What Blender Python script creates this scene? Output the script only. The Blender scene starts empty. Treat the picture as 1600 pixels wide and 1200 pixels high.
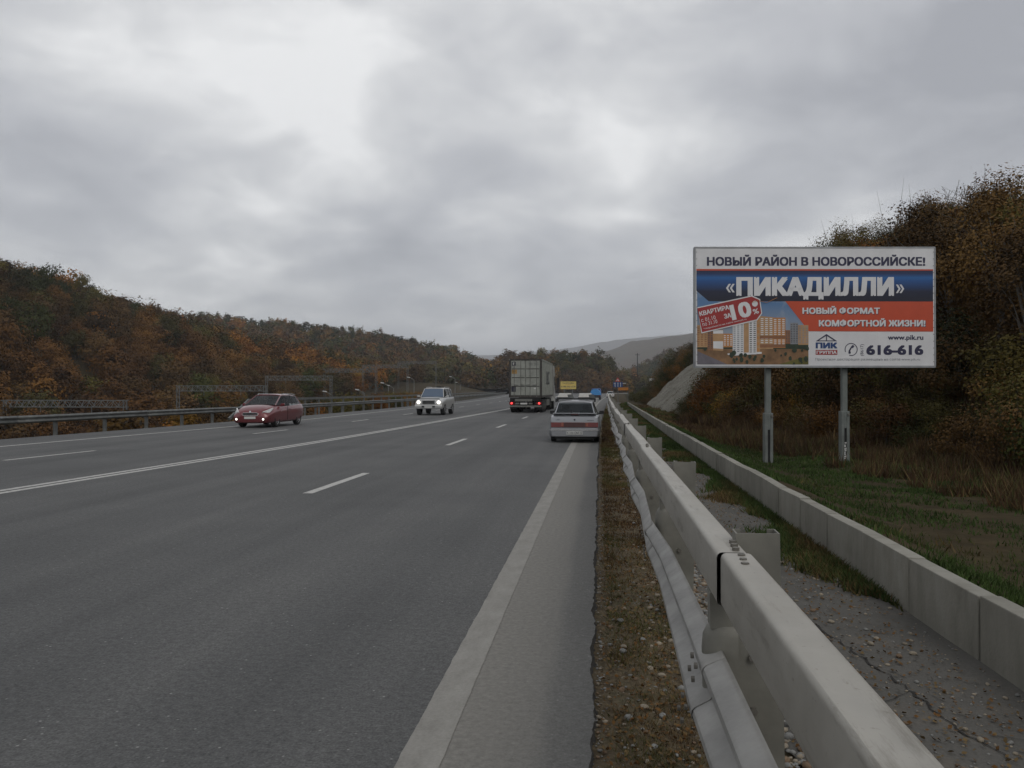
import bpy, bmesh, math, random
import numpy as np
from mathutils import Vector, Matrix

sc = bpy.context.scene
R = math.radians

# ---------------------------------------------------------------- camera, sky, sun, exposure
CAM_H, FPX = 1.7, 1280.0
YAW, PIT = math.atan(137 / FPX), math.atan(9 / FPX)
cd = bpy.data.cameras.new('camera')
cd.sensor_width, cd.lens = 36.0, 36.0 * FPX / 1600
cd.clip_start, cd.clip_end = 0.05, 20000
cam = bpy.data.objects.new('camera', cd)
cam.location = (0, 0, CAM_H)
cam.rotation_euler = (math.pi / 2 + PIT, 0, YAW)
sc.collection.objects.link(cam)
sc.camera = cam

SUN_EL, SUN_AZ = R(46), R(150)       # azimuth measured clockwise from the road direction (+Y)
world = bpy.data.worlds.new('World')
sc.world = world
world.use_nodes = True
wn, wl = world.node_tree.nodes, world.node_tree.links
wn.clear()


def wnode(kind, **kw):
    n = wn.new(kind)
    for k, v in kw.items():
        setattr(n, k, v)
    return n


def wmath(op, a, b=None, c=None, clamp=False):
    n = wn.new('ShaderNodeMath')
    n.operation = op
    n.use_clamp = clamp
    for i, v in enumerate((a, b, c)):
        if v is None:
            continue
        if isinstance(v, (int, float)):
            n.inputs[i].default_value = v
        else:
            wl.new(v, n.inputs[i])
    return n.outputs[0]


sky = wnode('ShaderNodeTexSky', sky_type='NISHITA', sun_disc=False)
sky.sun_elevation, sky.sun_rotation = SUN_EL, SUN_AZ
sky.air_density, sky.dust_density = 1.0, 2.0
bg_sky = wnode('ShaderNodeBackground')
bg_sky.inputs['Strength'].default_value = 0.1
wl.new(sky.outputs[0], bg_sky.inputs['Color'])
tc = wnode('ShaderNodeTexCoord')
sep = wnode('ShaderNodeSeparateXYZ')
wl.new(tc.outputs['Generated'], sep.inputs[0])
den = wmath('ADD', wmath('MAXIMUM', sep.outputs[2], 0.0), 0.30)
comb = wnode('ShaderNodeCombineXYZ')
wl.new(wmath('DIVIDE', sep.outputs[0], den), comb.inputs[0])
wl.new(wmath('DIVIDE', sep.outputs[1], den), comb.inputs[1])


def wnoise(scale, detail, rough, off, dist=0.0, lac=2.0):
    mp = wnode('ShaderNodeMapping')
    mp.inputs['Location'].default_value = off
    wl.new(comb.outputs[0], mp.inputs[0])
    n = wnode('ShaderNodeTexNoise')
    n.inputs['Scale'].default_value = scale
    n.inputs['Detail'].default_value = detail
    n.inputs['Roughness'].default_value = rough
    n.inputs['Distortion'].default_value = dist
    n.inputs['Lacunarity'].default_value = lac
    wl.new(mp.outputs[0], n.inputs['Vector'])
    return n.outputs['Fac']


big = wnoise(0.75, 2.0, 0.5, (3.1, 0.9, 0))
mid = wnoise(1.75, 4.0, 0.5, (7.3, 2.2, 0), 0.5)
fine = wnoise(4.6, 6.0, 0.55, (1.3, 5.2, 0), 0.4)
cl = wmath('ADD', wmath('MULTIPLY', big, 0.9), wmath('ADD', wmath('MULTIPLY', mid, 0.75), wmath('MULTIPLY', fine, 0.42)))
cl = wmath('SUBTRACT', cl, 1.03)                       # about -0.3 .. 0.3
low = wmath('SUBTRACT', 1.0, wmath('MULTIPLY', wmath('MAXIMUM', sep.outputs[2], 0.0), 4.0), clamp=True)   # thinner, brighter cloud towards the horizon all round
cl = wmath('ADD', wmath('MULTIPLY', cl, 2.1), wmath('MULTIPLY_ADD', low, 0.36, 0.5), clamp=True)
cr = wnode('ShaderNodeValToRGB')
wl.new(cl, cr.inputs[0])
e = cr.color_ramp.elements
e[0].position, e[0].color = 0.05, (0.245, 0.250, 0.268, 1)
e[1].position, e[1].color = 0.97, (0.60, 0.60, 0.598, 1)
el = cr.color_ramp.elements.new(0.45)
el.color = (0.355, 0.360, 0.375, 1)
el = cr.color_ramp.elements.new(0.72)
el.color = (0.46, 0.463, 0.468, 1)
bg_cl = wnode('ShaderNodeBackground')
wl.new(cr.outputs[0], bg_cl.inputs['Color'])
bg_cl.inputs['Strength'].default_value = 1.66
mixs = wnode('ShaderNodeMixShader')
mixs.inputs[0].default_value = 0.93
wl.new(bg_sky.outputs[0], mixs.inputs[1])
wl.new(bg_cl.outputs[0], mixs.inputs[2])
wo = wnode('ShaderNodeOutputWorld')
wl.new(mixs.outputs[0], wo.inputs[0])

sd = bpy.data.lights.new('sun', 'SUN')
sd.energy, sd.angle, sd.color = 0.7, R(25), (1.0, 0.96, 0.9)
sun = bpy.data.objects.new('sun', sd)
sun.rotation_euler = Vector((math.sin(SUN_AZ) * math.cos(SUN_EL), math.cos(SUN_AZ) * math.cos(SUN_EL), math.sin(SUN_EL))).to_track_quat('Z', 'Y').to_euler()
sun.location = (0, 0, 60)
sc.collection.objects.link(sun)

sc.view_settings.view_transform = 'Standard'
sc.view_settings.look = 'None'
sc.view_settings.exposure = 0.0
sc.view_settings.gamma = 1.0
sc.view_settings.use_curve_mapping = False
sc.cycles.use_denoising = True
sc.cycles.max_bounces = 5
sc.cycles.diffuse_bounces = 2
sc.cycles.glossy_bounces = 3
sc.cycles.transparent_max_bounces = 12
sc.cycles.volume_bounces = 3

# ---------------------------------------------------------------- helpers
rng = random.Random(11)
nrng = np.random.default_rng(5)
col = sc.collection


def lerp(a, b, t):
    return a + (b - a) * t


def sstep(t):
    t = np.clip(t, 0, 1)
    return t * t * (3 - 2 * t)


FW = np.array([-math.sin(YAW) * math.cos(PIT), math.cos(YAW) * math.cos(PIT), math.sin(PIT)])
RT = np.array([math.cos(YAW), math.sin(YAW), 0.0])
UP = np.cross(RT, FW)


def ray(px, py):
    return FW + RT * (px - 800) / FPX - UP * (py - 600) / FPX


def column_of(x, y):
    """where a place of the ground stands in the field of view (used to leave out trees nobody can see)"""
    d = x * FW[0] + y * FW[1]
    return np.where(d > 1, 800 + FPX * (x * RT[0] + y * RT[1]) / np.maximum(d, 1), -9999)


class MB:
    def __init__(s):
        s.v, s.f, s.m, s.mi = [], [], [], 0

    def add(s, vs, fs):
        o = len(s.v)
        s.v += [tuple(v) for v in vs]
        s.f += [tuple(i + o for i in f) for f in fs]
        s.m += [s.mi] * len(fs)
        return s

    def box(s, x0, x1, y0, y1, z0, z1):
        return s.add([(x0, y0, z0), (x1, y0, z0), (x1, y1, z0), (x0, y1, z0), (x0, y0, z1), (x1, y0, z1), (x1, y1, z1), (x0, y1, z1)],
                     [(0, 3, 2, 1), (4, 5, 6, 7), (0, 1, 5, 4), (1, 2, 6, 5), (2, 3, 7, 6), (3, 0, 4, 7)])

    def bar(s, a, b, w, h, up=(0, 0, 1)):
        """square bar from a to b, w across, h along up"""
        a, b, up = Vector(a), Vector(b), Vector(up)
        d = (b - a).normalized()
        x = d.cross(up)
        if x.length < 1e-5:
            x = d.cross(Vector((0, 1, 0)))
        x.normalize()
        u = x.cross(d).normalized()
        x, u = x * w / 2, u * h / 2
        return s.add([a - x - u, a + x - u, a + x + u, a - x + u, b - x - u, b + x - u, b + x + u, b - x + u],
                     [(0, 3, 2, 1), (4, 5, 6, 7), (0, 1, 5, 4), (1, 2, 6, 5), (2, 3, 7, 6), (3, 0, 4, 7)][::1])

    def tube(s, pts, r, n=8, cap=True):
        pts = [Vector(p) for p in pts]
        rs = r if isinstance(r, (list, tuple)) else [r] * len(pts)
        vs, fs = [], []
        for i, p in enumerate(pts):
            d = (pts[min(i + 1, len(pts) - 1)] - pts[max(i - 1, 0)]).normalized()
            a = d.cross(Vector((0, 0, 1)))
            if a.length < 1e-3:
                a = d.cross(Vector((0, 1, 0)))
            a.normalize()
            b = d.cross(a)
            for k in range(n):
                t = 2 * math.pi * k / n
                vs.append(p + (a * math.cos(t) + b * math.sin(t)) * rs[i])
        for i in range(len(pts) - 1):
            for k in range(n):
                k2 = (k + 1) % n
                fs.append((i * n + k, i * n + k2, (i + 1) * n + k2, (i + 1) * n + k))
        if cap:
            fs.append(tuple(range(n))[::-1])
            fs.append(tuple((len(pts) - 1) * n + k for k in range(n)))
        return s.add(vs, fs)

    def loft(s, rings, closed=True, cap=True):
        n = len(rings[0])
        vs = [p for r in rings for p in r]
        fs = []
        for i in range(len(rings) - 1):
            for k in range(n if closed else n - 1):
                k2 = (k + 1) % n
                fs.append((i * n + k, i * n + k2, (i + 1) * n + k2, (i + 1) * n + k))
        if cap and closed:
            fs.append(tuple(range(n))[::-1])
            fs.append(tuple((len(rings) - 1) * n + k for k in range(n)))
        return s.add(vs, fs)

    def lathe_x(s, prof, c, n=24):
        """profile of (x, radius) pairs turned about the x axis through c"""
        rings = []
        for k in range(n):
            t = 2 * math.pi * k / n
            rings.append([(c[0] + x, c[1] + r * math.cos(t), c[2] + r * math.sin(t)) for x, r in prof])
        m = len(prof)
        vs = [p for r in rings for p in r]
        fs = []
        for k in range(n):
            k2 = (k + 1) % n
            for j in range(m - 1):
                fs.append((k * m + j, k * m + j + 1, k2 * m + j + 1, k2 * m + j))
        return s.add(vs, fs)

    def quad(s, a, b, c, d):
        return s.add([a, b, c, d], [(0, 1, 2, 3)])

    def plate(s, pts, n, t):
        """flat polygon given thickness t along n"""
        pts = [Vector(p) for p in pts]
        n = Vector(n).normalized() * t
        k = len(pts)
        return s.add([p for p in pts] + [p + n for p in pts],
                     [tuple(range(k))[::-1], tuple(range(k, 2 * k))] + [(i, (i + 1) % k, k + (i + 1) % k, k + i) for i in range(k)])

    def build(s, name, mats, parent=None, smooth=None, bevel=None, fix=True):
        me = bpy.data.meshes.new(name)
        me.from_pydata(s.v, [], s.f)
        mats = mats if isinstance(mats, (list, tuple)) else [mats]
        for m in mats:
            me.materials.append(M[m] if isinstance(m, str) else m)
        if len(mats) > 1:
            me.polygons.foreach_set('material_index', s.m)
        if fix:
            bm = bmesh.new()
            bm.from_mesh(me)
            bmesh.ops.recalc_face_normals(bm, faces=bm.faces)
            if smooth:
                for f in bm.faces:
                    f.smooth = True
                for ed in bm.edges:
                    if len(ed.link_faces) == 2 and ed.calc_face_angle(0) > R(smooth):
                        ed.smooth = False
            bm.to_mesh(me)
            bm.free()
        o = bpy.data.objects.new(name, me)
        col.objects.link(o)
        o.parent = parent
        if bevel:
            b = o.modifiers.new('bevel', 'BEVEL')
            b.width, b.segments, b.limit_method, b.angle_limit = bevel, 2, 'ANGLE', R(35)
        return o


def tag(o, label=None, cat=None, group=None, kind=None):
    for k, v in (('label', label), ('category', cat), ('group', group), ('kind', kind)):
        if v:
            o[k] = v
    return o


def empty(name, loc=(0, 0, 0), rz=0.0):
    o = bpy.data.objects.new(name, None)
    o.location, o.rotation_euler = loc, (0, 0, rz)
    o.empty_display_size = 0.3
    col.objects.link(o)
    return o


def copy_tree(o, parent=None):
    c = o.copy()
    col.objects.link(c)
    c.parent = parent
    for ch in o.children:
        copy_tree(ch, c)
    return c


def bake(o):
    """apply the modifiers without operators"""
    dg = bpy.context.evaluated_depsgraph_get()
    me = bpy.data.meshes.new_from_object(o.evaluated_get(dg))
    o.modifiers.clear()
    o.data = me
    return o


def np_mesh(name, verts, quads, mats, midx=None, parent=None, smooth=False, tri=False):
    k = 3 if tri else 4
    me = bpy.data.meshes.new(name)
    nv, nf = len(verts), len(quads)
    me.vertices.add(nv)
    me.vertices.foreach_set('co', np.ascontiguousarray(verts, dtype=np.float32).ravel())
    me.loops.add(nf * k)
    me.loops.foreach_set('vertex_index', np.ascontiguousarray(quads, dtype=np.int32).ravel())
    me.polygons.add(nf)
    me.polygons.foreach_set('loop_start', np.arange(0, nf * k, k, dtype=np.int32))
    for m in (mats if isinstance(mats, (list, tuple)) else [mats]):
        me.materials.append(M[m])
    if midx is not None:
        me.polygons.foreach_set('material_index', np.ascontiguousarray(midx, dtype=np.int32))
    if smooth:
        me.polygons.foreach_set('use_smooth', np.ones(nf, dtype=bool))
    me.update(calc_edges=True)
    o = bpy.data.objects.new(name, me)
    col.objects.link(o)
    o.parent = parent
    return o


def grid_mesh(name, XX, YY, ZZ, mat, parent=None, smooth=True):
    ny, nx = XX.shape
    v = np.stack([XX, YY, ZZ], -1).reshape(-1, 3)
    i = np.arange(ny * nx).reshape(ny, nx)
    q = np.stack([i[:-1, :-1], i[:-1, 1:], i[1:, 1:], i[1:, :-1]], -1).reshape(-1, 4)
    return np_mesh(name, v, q, mat, parent=parent, smooth=smooth)


def vnoise(x, y, seed=0):
    """smooth value noise, arrays"""
    x, y = np.asarray(x, float), np.asarray(y, float)
    xi, yi = np.floor(x).astype(int), np.floor(y).astype(int)
    fx, fy = x - xi, y - yi
    fx, fy = fx * fx * (3 - 2 * fx), fy * fy * (3 - 2 * fy)

    def h(a, b):
        n = (a * 374761393 + b * 668265263 + seed * 974634777) & 0x7fffffff
        n = ((n ^ (n >> 13)) * 1274126177) & 0x7fffffff
        return ((n ^ (n >> 16)) & 0xffff) / 65535.0
    return (h(xi, yi) * (1 - fx) + h(xi + 1, yi) * fx) * (1 - fy) + (h(xi, yi + 1) * (1 - fx) + h(xi + 1, yi + 1) * fx) * fy - 0.5


def fbm(x, y, seed=0, octv=4):
    a, s = 1.0, 0.0
    for k in range(octv):
        s = s + a * vnoise(np.asarray(x) * 2 ** k, np.asarray(y) * 2 ** k, seed + k)
        a *= 0.5
    return s


# ---------------------------------------------------------------- materials
M = {}


class NT:
    def __init__(s, name):
        s.mat = bpy.data.materials.new(name)
        s.mat.use_nodes = True
        s.n, s.l = s.mat.node_tree.nodes, s.mat.node_tree.links
        s.b = s.n['Principled BSDF']
        s.tc = s.n.new('ShaderNodeTexCoord')
        M[name] = s.mat

    def put(s, v, sock):
        if isinstance(v, (int, float)):
            sock.default_value = v
        elif isinstance(v, (tuple, list)):
            sock.default_value = tuple(v) + ((1,) if len(sock.default_value) == 4 and len(v) == 3 else ())
        else:
            s.l.new(v, sock)

    def noise(s, scale, detail=4, rough=0.55, vec=None, dist=0.0):
        n = s.n.new('ShaderNodeTexNoise')
        n.inputs['Scale'].default_value = scale
        n.inputs['Detail'].default_value = detail
        n.inputs['Roughness'].default_value = rough
        n.inputs['Distortion'].default_value = dist
        s.l.new(vec or s.tc.outputs['Object'], n.inputs['Vector'])
        return n.outputs['Fac']

    def vor(s, scale, feature='F1', vec=None, out='Distance'):
        n = s.n.new('ShaderNodeTexVoronoi')
        n.feature = feature
        n.inputs['Scale'].default_value = scale
        s.l.new(vec or s.tc.outputs['Object'], n.inputs['Vector'])
        return n.outputs[out]

    def mapping(s, scale=(1, 1, 1), loc=(0, 0, 0), rot=(0, 0, 0), src=None):
        n = s.n.new('ShaderNodeMapping')
        n.inputs['Scale'].default_value = scale
        n.inputs['Location'].default_value = loc
        n.inputs['Rotation'].default_value = rot
        s.l.new(src or s.tc.outputs['Object'], n.inputs[0])
        return n.outputs[0]

    def xyz(s, i):
        n = s.n.new('ShaderNodeSeparateXYZ')
        s.l.new(s.tc.outputs['Object'], n.inputs[0])
        return n.outputs[i]

    def math(s, op, a, b=None, c=None, clamp=False):
        n = s.n.new('ShaderNodeMath')
        n.operation, n.use_clamp = op, clamp
        for i, v in enumerate((a, b, c)):
            if v is not None:
                s.put(v, n.inputs[i])
        return n.outputs[0]

    def ramp(s, fac, stops, interp='LINEAR'):
        n = s.n.new('ShaderNodeValToRGB')
        n.color_ramp.interpolation = interp
        e = n.color_ramp.elements
        while len(e) < len(stops):
            e.new(0.5)
        for i, (p, c) in enumerate(stops):
            e[i].position = p
            e[i].color = (c, c, c, 1) if isinstance(c, (int, float)) else tuple(c) + (1,)
        s.put(fac, n.inputs[0])
        return n.outputs[0]

    def mix(s, fac, a, b, mode='MIX'):
        n = s.n.new('ShaderNodeMix')
        n.data_type, n.blend_type = 'RGBA', mode
        s.put(fac, n.inputs[0])
        s.put(a, n.inputs[6])
        s.put(b, n.inputs[7])
        return n.outputs[2]

    def bump(s, h, strength=0.3, dist=0.02):
        n = s.n.new('ShaderNodeBump')
        n.inputs['Strength'].default_value = strength
        n.inputs['Distance'].default_value = dist
        s.put(h, n.inputs['Height'])
        s.l.new(n.outputs[0], s.b.inputs['Normal'])

    def base(s, c, rough=0.8, metal=0.0, spec=0.5):
        s.put(c, s.b.inputs['Base Color'])
        s.put(rough, s.b.inputs['Roughness'])
        s.put(metal, s.b.inputs['Metallic'])
        s.b.inputs['Specular IOR Level'].default_value = spec
        return s


def simple(name, c, rough=0.7, metal=0.0, var=0.25, scale=6.0, bump=0.0, spec=0.5, coat=0.0):
    t = NT(name)
    n = t.noise(scale, 5, 0.6)
    lo = tuple(x * (1 - var) for x in c)
    hi = tuple(min(1, x * (1 + var)) for x in c)
    t.base(t.ramp(n, [(0.3, lo), (0.7, hi)]), rough, metal, spec)
    if bump:
        t.bump(t.noise(scale * 8, 4), bump, 0.01)
    if coat:
        t.b.inputs['Coat Weight'].default_value = coat
    return t


def paint(name, c, metal=0.0, rough=0.35, coat=0.5, dirt=0.35):
    t = NT(name)
    z = t.xyz(2)
    d = t.math('MULTIPLY', t.ramp(z, [(0.1, 1.0), (0.75, 0.15)]), t.ramp(t.noise(5, 5), [(0.3, 0.5), (0.7, 1.0)]))
    d = t.math('MULTIPLY', d, dirt)
    t.base(t.mix(d, c, (0.1, 0.09, 0.075)), t.math('ADD', t.math('MULTIPLY', d, 0.6), rough), metal)
    t.b.inputs['Coat Weight'].default_value = coat
    t.b.inputs['Coat Roughness'].default_value = 0.08
    return t


def glass(name, tint, alpha=0.6):
    t = NT(name)
    t.base(tint, 0.04, 0.0, 0.6)
    tr = t.n.new('ShaderNodeBsdfTransparent')
    tr.inputs[0].default_value = (0.8, 0.85, 0.85, 1)
    fr = t.n.new('ShaderNodeFresnel')
    fr.inputs[0].default_value = 1.5
    mx = t.n.new('ShaderNodeMixShader')
    t.l.new(t.math('ADD', t.math('MULTIPLY', fr.outputs[0], 0.9), alpha, clamp=True), mx.inputs[0])
    t.l.new(tr.outputs[0], mx.inputs[1])
    t.l.new(t.b.outputs[0], mx.inputs[2])
    t.l.new(mx.outputs[0], t.n['Material Output'].inputs[0])
    return t


def emitter(name, c, strength):
    t = NT(name)
    t.base(c, 0.3)
    t.b.inputs['Emission Color'].default_value = tuple(c) + (1,)
    t.b.inputs['Emission Strength'].default_value = strength
    return t


# asphalt of the carriageway: long tone streaks along the lanes, aggregate, dusty hard shoulder beyond the edge line
t = NT('asphalt')
st = t.noise(1.0, 4, 0.6, t.mapping((0.9, 0.03, 1)))
pa = t.noise(0.35, 5, 0.6)
gr = t.noise(70, 3, 0.7)
g2 = t.vor(45)
base = t.ramp(t.math('ADD', t.math('MULTIPLY', st, 0.6), t.math('MULTIPLY', pa, 0.4)), [(0.34, (0.060, 0.061, 0.061)), (0.5, (0.086, 0.087, 0.086)), (0.66, (0.112, 0.112, 0.109))])
base = t.mix(0.75, base, t.ramp(t.math('ADD', t.math('MULTIPLY', gr, 0.55), t.math('MULTIPLY', t.noise(22, 4, 0.75), 0.45)), [(0.36, 0.16), (0.5, 0.48), (0.64, 0.86)]), 'OVERLAY')
base = t.mix(t.math('MULTIPLY', t.ramp(t.vor(17, out='Distance'), [(0.07, 0.8), (0.16, 0.0)]), t.ramp(t.noise(6, 3), [(0.5, 0.0), (0.6, 1.0)])), base, (0.30, 0.30, 0.285))
base = t.mix(t.math('MULTIPLY', t.ramp(t.vor(13, out='Distance', vec=t.mapping((1, 1, 1), (3.3, 1.7, 0))), [(0.06, 0.7), (0.14, 0.0)]), t.ramp(t.noise(4, 3), [(0.52, 0.0), (0.62, 1.0)])), base, (0.03, 0.03, 0.03))
xs = t.math('ADD', t.xyz(0), t.math('MULTIPLY', t.math('SUBTRACT', t.noise(1.2, 4, 0.6, t.mapping((1, 0.25, 1))), 0.5), 0.22))
sh = t.ramp(t.math('MULTIPLY_ADD', xs, 0.5, 0.5), [(0.0, 0.0), (0.085, 0.0), (0.13, 1.0), (0.24, 0.85), (0.335, 0.7), (0.38, 0.32), (0.5, 0.25)])
sh = t.math('MULTIPLY', sh, t.ramp(t.xyz(1), [(0, 1.0), (1, 1.0)]))
base = t.mix(t.math('MULTIPLY', sh, 0.85), base, t.ramp(t.noise(26, 4, 0.7), [(0.3, (0.15, 0.143, 0.127)), (0.7, (0.25, 0.24, 0.215))]))
ag = t.noise(55, 3, 0.6)
t.base(base, 0.82, 0.0, 0.35)
t.bump(t.math('ADD', ag, t.math('MULTIPLY', g2, 0.4)), 0.35, 0.012)

t = NT('road_paint')
wear = t.ramp(t.math('ADD', t.math('MULTIPLY', t.noise(9, 5, 0.7), 0.6), t.math('MULTIPLY', t.noise(60, 3, 0.7), 0.4)), [(0.36, 0.0), (0.56, 1.0)])
t.base(t.mix(wear, (0.26, 0.255, 0.24), (0.50, 0.495, 0.47)), 0.75)
t.bump(t.noise(60, 3), 0.25, 0.008)
t = NT('road_paint_dusty')
wear = t.ramp(t.math('ADD', t.math('MULTIPLY', t.noise(7, 5, 0.7, t.mapping((1, 0.4, 1))), 0.6), t.math('MULTIPLY', t.noise(60, 3, 0.7), 0.4)), [(0.36, 0.0), (0.62, 1.0)])
t.base(t.mix(wear, (0.185, 0.178, 0.16), (0.27, 0.261, 0.237)), 0.8)
t.bump(t.noise(60, 3), 0.25, 0.008)

t = NT('footway_asphalt')
b0 = t.ramp(t.noise(0.8, 6, 0.65), [(0.3, (0.054, 0.051, 0.044)), (0.7, (0.098, 0.093, 0.082))])
b0 = t.mix(0.7, b0, t.ramp(t.noise(60, 3, 0.7), [(0.3, 0.38), (0.7, 0.64)]), 'OVERLAY')
b0 = t.mix(t.ramp(t.noise(1.6, 5, 0.7), [(0.55, 0.0), (0.72, 0.6)]), b0, (0.13, 0.105, 0.075))
t.base(b0, 0.9)
t.bump(t.noise(45, 4), 0.5, 0.012)

t = NT('verge_soil')
n1 = t.noise(3.0, 6, 0.7)
n2 = t.noise(28, 5, 0.7)
b0 = t.ramp(n1, [(0.3, (0.075, 0.057, 0.035)), (0.5, (0.125, 0.097, 0.06)), (0.7, (0.085, 0.08, 0.045))])
b0 = t.mix(0.8, b0, t.ramp(n2, [(0.3, 0.25), (0.7, 0.75)]), 'OVERLAY')
t.base(b0, 0.95, 0, 0.2)
t.bump(n2, 0.8, 0.04)

t = NT('hill_ground')
n1 = t.noise(0.12, 6, 0.65)
n2 = t.noise(1.8, 6, 0.7)
b0 = t.ramp(n1, [(0.35, (0.040, 0.032, 0.018)), (0.55, (0.050, 0.038, 0.020)), (0.7, (0.036, 0.036, 0.016))])
b0 = t.mix(0.8, b0, t.ramp(n2, [(0.3, 0.25), (0.7, 0.75)]), 'OVERLAY')
t.base(b0, 1.0, 0, 0.1)
t.bump(n2, 0.8, 0.1)

t = NT('far_wood')
n1 = t.noise(0.03, 6, 0.7)
n2 = t.vor(0.14)
b0 = t.ramp(n1, [(0.35, (0.05, 0.045, 0.02)), (0.5, (0.075, 0.045, 0.02)), (0.65, (0.04, 0.045, 0.02))])
b0 = t.mix(0.5, b0, t.ramp(t.noise(0.4, 4, 0.7), [(0.3, 0.3), (0.7, 0.7)]), 'OVERLAY')
t.base(b0, 1.0, 0, 0.1)
t.bump(n2, 1.0, 3.0)

t = NT('rock')
mp = t.mapping((0.35, 0.35, 1.6), rot=(R(38), R(20), 0))
n1 = t.noise(1.1, 7, 0.7, mp)
n2 = t.noise(6, 6, 0.7)
b0 = t.ramp(n1, [(0.3, (0.095, 0.088, 0.07)), (0.45, (0.165, 0.156, 0.128)), (0.7, (0.215, 0.205, 0.175))])
b0 = t.mix(0.6, b0, t.ramp(n2, [(0.3, 0.35), (0.7, 0.65)]), 'OVERLAY')
t.base(b0, 0.95, 0, 0.2)
t.bump(t.math('ADD', n1, t.math('MULTIPLY', n2, 0.5)), 0.9, 0.25)

t = NT('concrete')
n1 = t.noise(1.2, 6, 0.65)
run = t.noise(3.0, 5, 0.65, t.mapping((1, 2.2, 0.6)))
b0 = t.ramp(t.math('ADD', t.math('MULTIPLY', n1, 0.5), t.math('MULTIPLY', run, 0.5)), [(0.3, (0.20, 0.192, 0.162)), (0.7, (0.33, 0.32, 0.278))])
b0 = t.mix(t.ramp(t.vor(14), [(0.0, 0.5), (0.12, 0.0)]), b0, (0.14, 0.13, 0.11))
b0 = t.mix(t.ramp(t.noise(2.2, 6, 0.7, t.mapping((1, 1.3, 0.5), (2, 0, 0))), [(0.5, 0.0), (0.72, 0.5)]), b0, (0.12, 0.11, 0.085))
oi = t.n.new('ShaderNodeObjectInfo')
b0 = t.mix(1.0, b0, t.ramp(oi.outputs['Random'], [(0.0, 0.78), (1.0, 1.0)]), 'MULTIPLY')
t.base(b0, 0.9, 0, 0.3)
t.bump(t.noise(40, 5), 0.35, 0.008)

t = NT('galvanised')
n1 = t.noise(2.2, 6, 0.65)
n2 = t.noise(14, 5, 0.7, t.mapping((1, 0.4, 1)))
b0 = t.ramp(t.math('ADD', t.math('MULTIPLY', n1, 0.6), t.math('MULTIPLY', n2, 0.4)), [(0.3, (0.285, 0.27, 0.235)), (0.7, (0.42, 0.402, 0.36))])
scuff = t.ramp(t.noise(5, 7, 0.75, t.mapping((2, 0.25, 2), (4, 0, 1))), [(0.56, 0.0), (0.66, 0.6)])
b0 = t.mix(scuff, b0, (0.17, 0.155, 0.125))
b0 = t.mix(t.ramp(t.noise(38, 4, 0.7), [(0.62, 0.0), (0.7, 0.5)]), b0, (0.15, 0.13, 0.10))
t.base(b0, t.ramp(n2, [(0.3, 0.38), (0.7, 0.65)]), 0.3, 0.5)
t.bump(t.noise(3.5, 4), 0.18, 0.02)
simple('galvanised_grey', (0.27, 0.265, 0.25), 0.55, 0.3, 0.28, 4, 0.15)
simple('galvanised_dull', (0.17, 0.17, 0.155), 0.7, 0.3, 0.25, 5, 0.1)
simple('dark_galvanised', (0.13, 0.135, 0.13), 0.65, 0.35, 0.3, 3, 0.1)
simple('post_steel', (0.185, 0.18, 0.155), 0.65, 0.2, 0.25, 4, 0.1)
simple('gantry_steel', (0.15, 0.157, 0.155), 0.7, 0.3, 0.2, 3)
simple('rubber', (0.014, 0.014, 0.014), 0.85, 0, 0.3, 9)
simple('black_trim', (0.018, 0.018, 0.019), 0.6, 0, 0.3, 9)
simple('underbody', (0.012, 0.012, 0.012), 0.9, 0, 0.3, 9)
simple('cabin_cloth', (0.06, 0.06, 0.063), 0.95, 0, 0.3, 9)
simple('rim_alloy', (0.35, 0.35, 0.36), 0.35, 0.7, 0.2, 9)
simple('chrome', (0.6, 0.6, 0.6), 0.18, 0.9, 0.1, 9)
simple('plate_white', (0.55, 0.55, 0.53), 0.5, 0, 0.12, 20)
simple('ink', (0.02, 0.02, 0.035), 0.6, 0, 0.1, 20)
simple('bolt_steel', (0.17, 0.16, 0.14), 0.6, 0.5, 0.3, 30)
simple('broken_asphalt', (0.05, 0.047, 0.042), 0.95, 0, 0.4, 40, 0.8)
simple('road_crack', (0.045, 0.045, 0.045), 0.9, 0, 0.3, 30)
simple('crack', (0.02, 0.018, 0.015), 1.0, 0, 0.3, 30)
simple('stone_tan', (0.24, 0.205, 0.155), 0.9, 0, 0.4, 9, 0.3)
simple('stone_grey', (0.19, 0.19, 0.18), 0.9, 0, 0.4, 9, 0.3)
simple('stone_brown', (0.155, 0.105, 0.065), 0.9, 0, 0.4, 9, 0.3)
simple('wood_bark', (0.05, 0.043, 0.035), 0.95, 0, 0.4, 6, 0.5)
simple('pale_bark', (0.105, 0.095, 0.082), 0.95, 0, 0.35, 6, 0.5)
simple('lamp_head', (0.5, 0.5, 0.48), 0.5, 0.1, 0.1, 6)
simple('red_lens', (0.13, 0.010, 0.010), 0.2, 0, 0.2, 12)
simple('clear_lens', (0.5, 0.5, 0.5), 0.12, 0.3, 0.2, 12)
simple('amber_lens', (0.22, 0.055, 0.03), 0.25, 0, 0.2, 12)
emitter('tail_glow', (1.0, 0.05, 0.05), 2.2)
emitter('head_glow', (1.0, 0.96, 0.86), 3.0)
glass('car_glass', (0.05, 0.06, 0.065), 0.14)
glass('blue_glass', (0.10, 0.14, 0.20), 0.8)
paint('silver_paint', (0.31, 0.32, 0.34), 0.45, 0.38, 0.5, 0.3)
paint('beige_silver', (0.50, 0.50, 0.49), 0.4, 0.36, 0.5, 0.3)
paint('red_paint', (0.145, 0.016, 0.022), 0.25, 0.35, 0.7, 0.22)
paint('white_paint', (0.6, 0.6, 0.58), 0.0, 0.4, 0.3, 0.3)
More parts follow.
